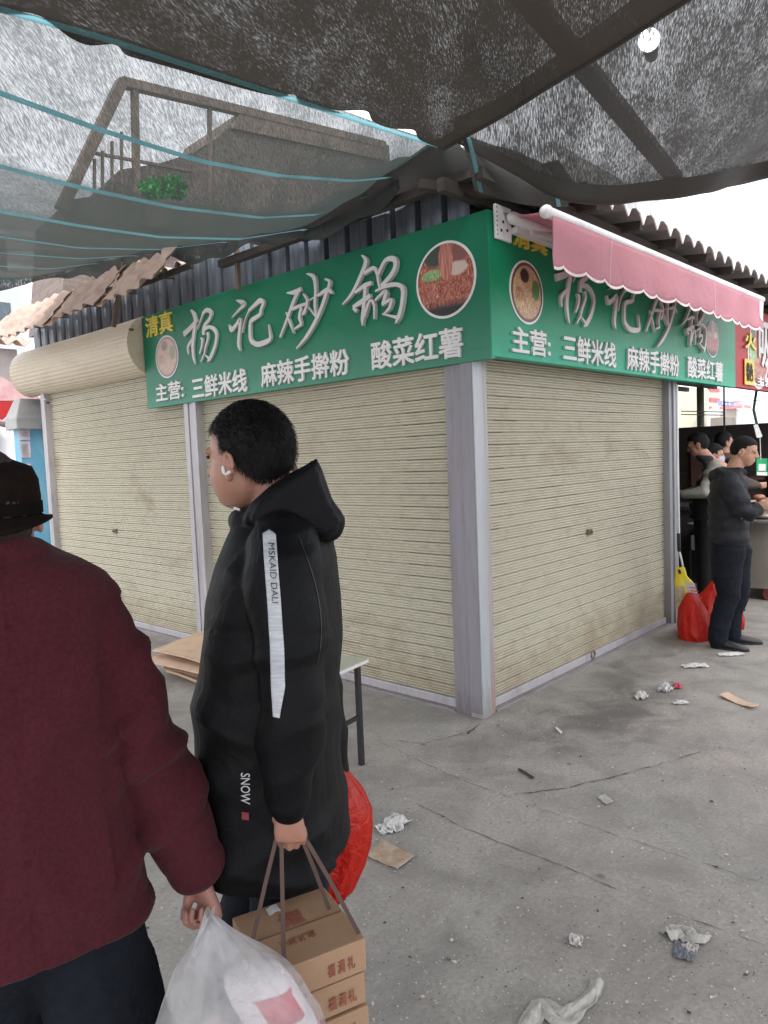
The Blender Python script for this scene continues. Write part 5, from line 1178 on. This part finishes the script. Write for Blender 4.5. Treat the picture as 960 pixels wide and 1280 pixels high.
bm = bmesh.new(); yy = .24; limb(bm, [PL(x, y_, 1, yy) for x, y_ in ((878, 628), (876, 636), (879, 645), (886, 654))], [.022, .030, .034, .028], 12); obj('cloth', remesh(bm, .006, 2, lambda p, n_: n_*.006*nz(p, (30, 30, 20), 2)), mat('teal_cloth', (.16, .27, .28, 1), .9), smooth=True, label='pale teal cloth hanging over the rim of the grey basin', cat='cloth')
# bright market beyond the partition (right)
def wallthing(name, x0, x1, y, z0, z1, m, label, cat, th=.1, parts=None):
    bm = bmesh.new(); box(bm, (x0, y, z0), (x1, y+th, z1)); return obj(name, bm, m, label=label, cat=cat)
wy = 7.0
a = PL(848, 540, 1, wy).x; b = PL(902, 540, 1, wy).x
bl = thing('market_hall', (a, wy, 0), 'cream market wall seen behind the food stall, above the shoppers', 'building')
bm = bmesh.new(); box(bm, (a-2, wy, 0), (b, wy+.2, 3.6)); obj('wall', bm, worn_mat('cream_render', (.62, .60, .46, 1), (.5, .48, .38, 1), .8), bl)
bm = bmesh.new(); x1_ = PL(892, 540, 1, wy-.05).x
for i, (p0, p1) in enumerate(((484, 490), (497, 503), (508, 513), (520, 528))):
    A1 = PL(888, p0, 1, wy-.05); A2 = PL(900, p1, 1, wy-.05); box(bm, (A1.x, wy-.05, min(A1.z, A2.z)), (A2.x, wy-.02, max(A1.z, A2.z)))
objs('red_poster', bm, mat('red_poster', (.62, .12, .14, 1), .6), bl)
bm = bmesh.new(); box(bm, (PL(903, 500, 1, 6).x, 6, 0), (PL(918, 500, 1, 6).x, 6.4, 2.5)); obj('kiosk_hut', bm, worn_mat('grey_brown_hut', (.25, .22, .19, 1), (.15, .13, .12, 1)), label='small grey-brown hut between cream wall and white tents', cat='hut')
def tent(px0, px1, pyp, pye, pyb, y, m, name, label, cat='tent', closed=True, mw=None):
    a = PL(px0, pye, 1, y); b = PL(px1, pye, 1, y); c_ = PL((px0+px1)/2, pyp, 1, y); w = (b.x-a.x); zb = PL(px0, pyb, 1, y).z; z1 = (a.z+b.z)/2
    o_ = thing(name, (a.x+w/2, y, 0), label, cat); bm = bmesh.new(); ap = bm.verts.new((a.x+w/2, y+w/2, max(c_.z, z1+.2)))
    cr = [bm.verts.new(p) for p in ((a.x, y, z1), (b.x, y, z1), (b.x, y+w, z1), (a.x, y+w, z1))]
    for i in range(4): bm.faces.new((cr[i], cr[(i+1) % 4], ap))
    obj('canopy', bm, m, o_, solid=.01)
    bm = bmesh.new(); grid(bm, lambda u, v: V((a.x+w*u, y-.01+.02*math.sin(u*30)*v, z1+(zb-z1)*v)), 40, 3); grid(bm, lambda u, v: V((a.x-.01, y+w*u, z1+(zb-z1)*v)), 10, 3); obj('valance', bm, mw or m, o_, solid=.01)
    for dx, dy in ((0, 0), (w, 0), (w, w), (0, w)):
        bm = bmesh.new(); bar(bm, (a.x+dx, y+dy, 0), (a.x+dx, y+dy, z1), .04); obj('leg', bm, M['white'], o_)
    return o_
tw = mat('white_tarp', (.78, .78, .80, 1), .6, .08, 2); tp_ = mat('pale_pink_tarp', (.62, .36, .36, 1), .7, .1, 2); tr_ = mat('red_tarp', (.55, .03, .03, 1), .6, .1, 2)
tent(920, 944, 500, 512, 532, 6.0, tw, 'market_tent', 'white market tent with pink top beyond the stall, left of the hanging tag', mw=tw)
tent(946, 975, 500, 514, 530, 6.3, tw, 'market_tent', 'white market tent at the far right edge beyond the counter', mw=tw)
tent(929, 938, 500, 507, 510, 5.6, mat('pink_tarp', (.65, .25, .27, 1), .7), 'market_tent', 'small pink peaked tent roof in front of the white tents')
bm = bmesh.new(); box(bm, (PL(899, 500, 1, 5.4).x, 5.4, PL(899, 507, 1, 5.4).z), (PL(918, 500, 1, 5.4).x, 5.45, PL(899, 500.5, 1, 5.4).z)); bs = obj('banner', bm, mat('lilac_blue_banner', (.26, .28, .55, 1), .5), label='blue and white banner above the hut behind the stall', cat='banner')
bm = bmesh.new()
for i in range(3): x = PL(903+4*i, 500, 1, 5.39).x; box(bm, (x, 5.385, PL(899, 505.5, 1, 5.4).z), (x+.1, 5.396, PL(899, 502, 1, 5.4).z))
objs('white_patch', bm, M['letterw'], bs)
# ------------------------------------------------------------------ left background
nb_ = thing('notice_booth', (.1, 6.3, 0), 'blue notice booth with a grey cap and pinned papers beside the left shutter', 'booth')
yb2 = 6.35
a = PL(20, 540, 1, yb2); b = PL(58, 560, 1, yb2)
bm = bmesh.new(); box(bm, (a.x+.04, yb2, 0), (b.x+.06, yb2+.18, a.z+.03)); obj('board', bm, worn_mat('sky_blue_paint', (.13, .38, .55, 1), (.30, .45, .52, 1), .5), nb_)
bm = bmesh.new()
loft4 = [V((a.x-.02, yb2-.08, a.z+.03)), V((b.x+.06, yb2-.08, a.z+.03)), V((b.x+.06, yb2+.26, a.z+.03)), V((a.x-.02, yb2+.26, a.z+.03))]
lo = [bm.verts.new(p) for p in loft4]; mi = [bm.verts.new(p+Z*.13) for p in loft4]; ce = sum(loft4, V())/4; hi = [bm.verts.new(p.lerp(ce, .45)+Z*.36) for p in loft4]
for r0_, r1_ in ((lo, mi), (mi, hi)):
    for i in range(4): bm.faces.new((r0_[i], r0_[(i+1) % 4], r1_[(i+1) % 4], r1_[i]))
bm.faces.new(lo); bm.faces.new(hi); obj('cap', bm, worn_mat('grey_zinc_cap', (.34, .34, .34, 1), (.2, .2, .2, 1), .6), nb_, bevel=.01)
for i, (x0, y0, x1, y1) in enumerate(((21, 527, 38, 550), (24, 552, 39, 572), (28, 580, 40, 604), (33, 612, 41, 630))):
    p0, p1 = PL(x0, y0, 1, yb2-.005), PL(x1, y1, 1, yb2-.005); bm = bmesh.new(); grid(bm, lambda u, v: V((p0.x+(p1.x-p0.x)*u, yb2-.006-.004*math.sin(u*5+i), p0.z+(p1.z-p0.z)*v)), 6, 6); pn = obj('notice_paper', bm, mat('pinkish_paper', (.60, .54, .60, 1), .8), nb_, solid=.001)
    bm = bmesh.new()
    for k in range(5): zz = p0.z+(p1.z-p0.z)*(.2+.14*k); box(bm, (p0.x+(p1.x-p0.x)*.2, yb2-.013, zz-.004), (p0.x+(p1.x-p0.x)*(.8-.1*(k % 2)), yb2-.0115, zz+.004))
    obj('typed_lines', bm, mat('faint_ink', (.38, .34, .40, 1)), pn)
bm = bmesh.new(); box(bm, (b.x+.0, 6.05, 0), (b.x+.25, 6.30, 2.35)); obj('side_pillar', bm, worn_mat('peeling_white_wall', (.50, .50, .50, 1), (.2, .36, .38, 1), .7, 0, .7, 6), label='peeling white pillar between the blue booth and the left shutter rail', cat='pillar')
# pink tent and white tent on the far left
def tri_tent():
    y = 7.8; o_ = thing('canopy', (-.8, y, 0), 'pale pink and red market canopy at the left edge', 'canopy')
    P = lambda x, yy: PL(x, yy, 1, y)
    bm = bmesh.new(); prism(bm, [P(x, q) for x, q in ((-60, 440), (0, 470), (30, 488), (58, 500), (-60, 502))], V((0, 1.2, .15))); obj('canopy_cloth', bm, mat('pink_white_cloth', (.70, .42, .42, 1), .7), o_)
    bm = bmesh.new(); prism(bm, [P(x, q) for x, q in ((-60, 503), (36, 501), (14, 520), (-10, 526), (-60, 528))], V((0, 1.0, 0))); obj('valance', bm, tr_, o_)
    bm = bmesh.new(); p = P(-8, 520); bar(bm, (p.x, y+1.0, 0), (p.x, y+1.0, p.z), .05); bar(bm, (p.x-1, y+.3, 0), (p.x-1, y+.3, p.z), .05); objs('leg', bm, M['white'], o_)
    y2 = 7.5; o2 = thing('market_tent', (-1.2, y2, 0), 'white tent cloth behind the brown hat at the left edge', 'tent'); P = lambda x, yy: PL(x, yy, 1, y2)
    bm = bmesh.new(); grid(bm, lambda u, v: P(-60+84*u-6*v*u, 0).lerp(P(-60+84*u-6*v*u, 0), 0) if False else PL(-60+86*u, 529+12*u*u*u+(160)*v, 1, y2+.12*math.sin(u*11)), 30, 10); obj('side_cloth', bm, tw, o2, smooth=True, solid=.01)
    bm = bmesh.new(); limb(bm, [PL(x, y_, 1, y2-.05) for x, y_ in ((-20, 522), (4, 528), (22, 512), (38, 506))], .03, 8); obj('umbrella_rib', bm, tp_, o2, smooth=True)
    p = PL(-20, 560, 1, y2); bm = bmesh.new(); bar(bm, (p.x, y2+.2, 0), (p.x, y2+.2, p.z), .05); obj('leg', bm, M['white'], o2)
tri_tent()
# far tiled house
fh = thing('tiled_house', (-.2, 8.6, 0), 'far low house with pinkish wavy roof tiles at the left edge', 'house')
def PF(u, v):
    y = 8.2; a = PL(42, 452, 1, y); b = PL(40, 432, 1, y); c_ = PL(-30, 425, 1, y)
    return V((a.x-2.2*(1-u), y+1.6*v, a.z+.22+.45*v)), V((0, -.25, 1))
tile_roof(PF, 90, 24, .22, 'roof', M['tile'], fh, Lu=2.2, Lv=1.7, wave=.04, step=.3)
p_ = PL(42, 452, 1, 8.2); bm = bmesh.new(); box(bm, (p_.x-2.1, 8.5, 0), (p_.x-.1, 10, p_.z+.2)); obj('wall', bm, worn_mat('pale_house_wall', (.45, .44, .42, 1), (.3, .3, .3, 1)), fh)
fb2 = thing('apartment_block', (-4, 30, 0), 'pale block far away above the tiled roof at the left edge', 'building')
p0, p1 = PL(-60, 380, 1, 30), PL(28, 380, 1, 30); bm = bmesh.new(); box(bm, (p0.x, 30, 0), (p1.x, 36, p1.z+.6)); obj('wall', bm, worn_mat('pale_blue_render', (.50, .56, .60, 1), (.4, .45, .48, 1)), fb2)
bm = bmesh.new()
for i in range(5):
    for k in range(4): box(bm, (p1.x-1.2-1.8*i, 29.98-.01, 2.2+2.6*k), (p1.x-.5-1.8*i, 29.99, 3.5+2.6*k))
objs('window', bm, mat('window_dark', (.08, .10, .12, 1), .2), fb2)
# rooftop structure seen through the left net
ry = 7.5
def RP(x, y_, yy=ry): return PL(x, y_, 1, yy)
rf = thing('rooftop_shed', RP(250, 250), 'rusty-framed rooftop shed of brown brick seen through the left shade net', 'shed')
rust = worn_mat('hazed_rusty_steel', (.26, .19, .16, 1), (.16, .12, .10, 1), .8)  # rusty frame colour lightened to paint in haze
bm = bmesh.new()
bar(bm, RP(152, 103), RP(76, 262), .14); bar(bm, RP(152, 103), RP(480, 182), .13); bar(bm, RP(168, 108), RP(172, 300), .09); bar(bm, RP(262, 130), RP(262, 300), .06); bar(bm, RP(110, 190), RP(240, 214), .04)
for x in (118, 128, 140, 152): bar(bm, RP(x, 165+ (152-x)), RP(x, 330), .035)
bar(bm, RP(480, 182), RP(490, 330), .14); objs('frame_bar', bm, rust, rf)
bm = bmesh.new(); prism(bm, [RP(x, y_) for x, y_ in ((86, 250), (124, 244), (150, 212), (200, 204), (250, 188), (300, 150), (478, 186), (478, 400), (76, 400))], V((.2, 1.6, 0)))
t = NT('hazed_brown_brick'); br = t.n('ShaderNodeTexBrick'); v_ = t.coord((1, 1, 1), (math.radians(90), 0, 0)); t.l(v_, br.inputs['Vector']); br.inputs['Scale'].default_value = 4; br.inputs['Color1'].default_value = (.22, .165, .145, 1); br.inputs['Color2'].default_value = (.17, .13, .115, 1); br.inputs['Mortar'].default_value = (.13, .12, .11, 1); t.l(br.outputs[0], t.b.inputs['Base Color']); t.b.inputs['Roughness'].default_value = .9  # brick colours lightened too, haze painted into the wall
obj('brick_wall', bm, t.m, rf)
bm = bmesh.new(); prism(bm, [RP(x, y_, ry-.05) for x, y_ in ((290, 160), (300, 140), (480, 178), (480, 200))], V((.1, 1.8, 0))); obj('roof_slab', bm, rust, rf)
def leaves(bm, c, R, n, size, rnd):
    for i in range(n):
        d = V((rnd.gauss(0, 1), rnd.gauss(0, 1), rnd.gauss(0, 1))); d = d.normalized()*rnd.random()**.4; p = c+V((d.x*R[0], d.y*R[1], d.z*R[2]))
        a = V((rnd.uniform(-1, 1), rnd.uniform(-1, 1), rnd.uniform(-1, 1))).normalized(); b = a.cross(V((rnd.uniform(-1, 1), rnd.uniform(-1, 1), 1))).normalized(); s = size*rnd.uniform(.6, 1.3)
        vs = [bm.verts.new(p+a*s), bm.verts.new(p+b*s*.5), bm.verts.new(p-a*s), bm.verts.new(p-b*s*.5)]; bm.faces.new(vs)
rnd = random.Random(4); pl_ = thing('potted_plant', RP(200, 250, ry-.4), 'bright green plant on the rooftop seen through the left net', 'plant')
bm = bmesh.new()
for (x, y_, r_) in ((188, 236, .16), (203, 234, .20), (218, 230, .17), (196, 243, .15), (221, 240, .14)): leaves(bm, RP(x, y_, ry-.4), (r_, r_, r_*.8), 140, .05, rnd)
obj('foliage', bm, mat('vivid_leaf', (.03, .42, .07, 1), .5, .3, 5), pl_, recalc=False)
bm = bmesh.new(); q = RP(203, 262, ry-.4); loft(bm, [(q+Z*z_, V((r_, 0, 0)), V((0, r_, 0))) for z_, r_ in ((-.3, .2), (.05, .28))], 16); obj('pot', bm, rust, pl_)
# bare tree on the right against the sky
tr = thing('bare_tree', PL(880, 300, 1, 18), 'bare thin tree against the white sky behind the right roof', 'tree')
rnd = random.Random(21); bm = bmesh.new(); root = PL(884, 330, 1, 18)
limb(bm, [V((root.x, 18, 0)), V((root.x+.1, 18, 3)), root], [.14, .10, .05], 8); obj('trunk', bm, M['dark'], tr)
bm = bmesh.new()
def branch(p, d, L_, r, k):
    q = p+d*L_; limb(bm, [p, p.lerp(q, .5)+V((rnd.uniform(-.04, .04), 0, 0)), q], [r, r*.8, r*.6], 5)
    if k: 
        for i in range(3): branch(p.lerp(q, rnd.uniform(.4, 1)), (d+V((rnd.uniform(-.9, .9), rnd.uniform(-.5, .5), rnd.uniform(-.2, .5)))).normalized(), L_*rnd.uniform(.5, .8), r*.6, k-1)
for i in range(6): branch(root, V((rnd.uniform(-.9, .9), rnd.uniform(-.5, .5), 1)).normalized(), .75, .022, 3)
obj('twigs', bm, mat('twig_grey', (.16, .14, .13, 1), .9), tr)
# overhead wire clip bits at the net edge
# ------------------------------------------------------------------ litter
def crumple(name, px, py, sx, sy, m, label, seed, cat='litter', hgt=.03, rot=0, group='litter on the concrete', shape=None, z0=.004, res=22):
    c = GND(px, py); bm = bmesh.new(); rnd = random.Random(seed); ca_, sa_ = math.cos(rot), math.sin(rot)
    def f(u, v):
        x = (u-.5)*sx; y = (v-.5)*sy; k = 1+.35*noise.noise(V((u*3+seed, v*3, 1))); x *= k; y *= 1+.4*noise.noise(V((u*3, v*3+seed, 5)))
        z = z0+hgt*max(0, (1-abs(noise.noise(V((u*3.2+seed*1.7, v*3.2, 2))))*2.6))*(.35+.65*math.sin(math.pi*u)*math.sin(math.pi*v))+.25*hgt*abs(noise.noise(V((u*9, v*9, seed))))
        return V((c.x+x*ca_-y*sa_, c.y+x*sa_+y*ca_, z))
    if shape is None: grid(bm, f, res, res)
    else:
        def f2(u, v):
            t = u*(len(shape)-1); i = min(int(t), len(shape)-2); t -= i; a = GND(shape[i][0], shape[i][1]); b = GND(shape[i+1][0], shape[i+1][1]); w_ = shape[i][2]*(1-t)+shape[i+1][2]*t; d = (b-a).normalized(); s_ = V((-d.y, d.x, 0))
            p = a.lerp(b, t)+s_*((v-.5)*w_*(1+.3*noise.noise(V((u*8, seed, 0))))); p.z = z0+hgt*(.5+.5*math.sin(v*7+u*9+seed))*math.sin(math.pi*min(1, max(.02, v)))+.5*hgt*abs(noise.noise(V((u*14, v*5, seed)))); return p
        grid(bm, f2, 60, 10)
    return obj(name, bm, m, solid=.0012, smooth=False, label=label, cat=cat, group=group)
offw = mat('dirty_tissue', (.55, .53, .51, 1), .9, .15, 30, .3, 60); greyp = mat('grey_tissue', (.40, .38, .35, 1), .9, .2, 30, .3, 60)
crumple('tissue', 0, 0, 0, 0, greyp, 'long twisted grey tissue strip at the bottom edge of the ground', 3, hgt=.012, shape=[(655, 1292, .05), (668, 1270, .06), (676, 1254, .055), (692, 1268, .075), (705, 1276, .07), (722, 1262, .05), (735, 1252, .045), (744, 1240, .04), (747, 1227, .04)])
crumple('tissue', 0, 0, 0, 0, greyp, 'torn grey paper scrap with a dark piece under it, lower right', 5, hgt=.02, shape=[(832, 1172, .05), (848, 1165, .07), (862, 1172, .08), (874, 1176, .05), (887, 1172, .02)])
crumple('plastic_scrap', 855, 1190, .09, .06, mat('dark_grey_scrap', (.12, .13, .15, 1), .5, .3, 20), 'dark grey plastic scrap under the torn grey paper, lower right', 6, hgt=.01, rot=.3)
crumple('tissue', 862, 1187, .05, .05, greyp, 'small grey paper corner lying over the dark grey scrap', 26, hgt=.015, rot=.3)
crumple('tissue', 720, 1178, .05, .04, offw, 'small white tissue left of the torn grey paper', 7, hgt=.02, rot=.5)
crumple('tissue', 495, 1031, .12, .10, offw, 'crumpled white tissue beside the red bag, above the brown scrap', 8, hgt=.035, rot=.2)
crumple('tissue', 480, 1038, .08, .06, offw, 'smaller white tissue touching the crumpled one beside the red bag', 18, hgt=.02, rot=1)
crumple('tissue', 802, 873, .08, .07, offw, 'white tissue ball left of the pink wrapper', 9, hgt=.05)
crumple('tissue', 832, 864, .09, .08, mat('pale_plastic', (.5, .5, .48, 1), .5), 'translucent crumpled plastic just left of the pink wrapper', 10, hgt=.06)
crumple('tissue', 851, 880, .09, .04, offw, 'flat white tissue below the pink wrapper', 11, hgt=.02, rot=-.7)
crumple('tissue', 869, 834, .17, .07, offw, 'white tissue nearest the round red bag', 12, hgt=.03, rot=-.75)
crumple('tissue', 913, 819, .18, .07, offw, 'white tissue in front of the black loafers', 13, hgt=.02, rot=-.75)
crumple('wrapper', 847, 860, .07, .05, mat('pink_wrapper', (.62, .08, .14, 1), .5, .2, 20), 'small pink and red wrapper among the white tissues', 14, hgt=.035, rot=.6)
crumple('tissue', 891, 898, .05, .02, offw, 'thin white scrap below the cardboard strip', 15, hgt=.008) if False else None
def slab(name, pts, m, label, lift=.008, cat='litter', curl=.02, th=.004):
    P4 = [GND(x, y) for x, y in pts]; bm = bmesh.new()
    grid(bm, lambda u, v: P4[0].lerp(P4[1], u).lerp(P4[3].lerp(P4[2], u), v)+V((0, 0, lift+curl*(u-.5)**2*2+.006*abs(noise.noise(V((u*4, v*4, lift)))))), 14, 8); obj(name, bm, m, solid=th, label=label, cat=cat, group='litter on the concrete')
slab('cardboard_strip', [(899, 872), (940, 888), (949, 885), (910, 869)], M['cardlight'], 'curled pale cardboard strip at the right edge of the ground', .006, curl=.03)
slab('cardboard_scrap', [(458, 1072), (497, 1088), (518, 1072), (478, 1052)], worn_mat('stained_board', (.34, .22, .14, 1), (.50, .47, .42, 1), .9, 0, .7, 14), 'stained brown board scrap next to the red bag', .006, curl=.005)
slab('paper_scrap', [(747, 998), (758, 1007), (767, 1003), (756, 994)], greyp, 'small grey square paper in the middle of the floor', .004, curl=.004, th=.002)
slab('wood_splinter', [(647, 963), (666, 975), (668, 973), (650, 962)], M['dark'], 'thin dark splinter near the corner post', .005, curl=.0)
slab('wood_splinter', [(694, 911), (701, 918), (703, 916), (696, 910)], M['paper'], 'thin pale stick in the dark stain', .004, curl=.0)
# countless crumbs, husks and grit
bm = bmesh.new(); rnd = random.Random(31)
for i in range(4200):
    if i % 2: x, y = rnd.uniform(430, 985), 850+430*rnd.random()**1.1
    else: x, y = rnd.uniform(130, 985), 760+520*rnd.random()
    if 5 < noise.noise(V((x*.01, y*.01, 0)))*10+rnd.random()*7: pass
    c = GND(x, y); 
    if c.x > -.05 and c.y > -.05: continue
    r_ = rnd.uniform(.0012, .0040)*(2.4 if rnd.random() < .05 else .9)*(1+.25*(c-CAM).length*.3); a = rnd.random()*6.3; d = V((math.cos(a), math.sin(a), 0)); s = V((-d.y, d.x, 0))*rnd.uniform(.3, .8); z = .0045+rnd.random()*.002
    bm.faces.new([bm.verts.new(c+q*r_+Z*(z+(.002 if k == 1 else 0))) for k, q in enumerate((d, s, -d, -s))])
bm.faces.ensure_lookup_table()
for f_ in bm.faces: f_.material_index = rnd.choice((0, 0, 0, 1, 2, 2))
obj('scattered_grit', bm, [offw, M['cardlight'], mat('dark_grit', (.07, .06, .055, 1), .9)], kind='stuff', recalc=False)
# cigarette ends
for i, (x, y_) in enumerate(((505, 893), (712, 850), (770, 846), (716, 884), (790, 1196))): pass
# ------------------------------------------------------------------ world and sun
w = bpy.data.worlds.new('World'); sc.world = w; w.use_nodes = True; nt = w.node_tree; bg = nt.nodes['Background']
sky = nt.nodes.new('ShaderNodeTexSky'); sky.sky_type = 'NISHITA'; sky.sun_disc = False; sky.sun_elevation = math.radians(50); sky.sun_rotation = math.radians(200); sky.dust_density = 4; sky.air_density = 1.2
hs = nt.nodes.new('ShaderNodeHueSaturation'); hs.inputs['Saturation'].default_value = .22; nt.links.new(sky.outputs[0], hs.inputs['Color'])
# even cloud deck over the clear sky
mx = nt.nodes.new('ShaderNodeMix'); mx.data_type = 'RGBA'; mx.inputs[0].default_value = .72; mx.inputs[7].default_value = (9.5, 9.8, 10.4, 1); nt.links.new(hs.outputs[0], mx.inputs[6]); nt.links.new(mx.outputs[2], bg.inputs[0]); bg.inputs[1].default_value = .12
sl = bpy.data.lights.new('sun', 'SUN'); sl.energy = .9; sl.angle = math.radians(25); sl.color = (1, .97, .93); so = bpy.data.objects.new('sun', sl); COL.objects.link(so)
el, az = math.radians(50), math.radians(215)
dirv = V((math.cos(el)*math.cos(az), math.cos(el)*math.sin(az), math.sin(el))); so.rotation_euler = (-dirv).to_track_quat('-Z', 'Y').to_euler()
sky.sun_rotation = math.pi/2-az
sc.view_settings.view_transform = 'Standard'; sc.view_settings.look = 'None'; sc.view_settings.gamma = 1; sc.view_settings.exposure = 1.22
sc.render.engine = 'CYCLES'; sc.cycles.transparent_max_bounces = 24; sc.cycles.max_bounces = 8
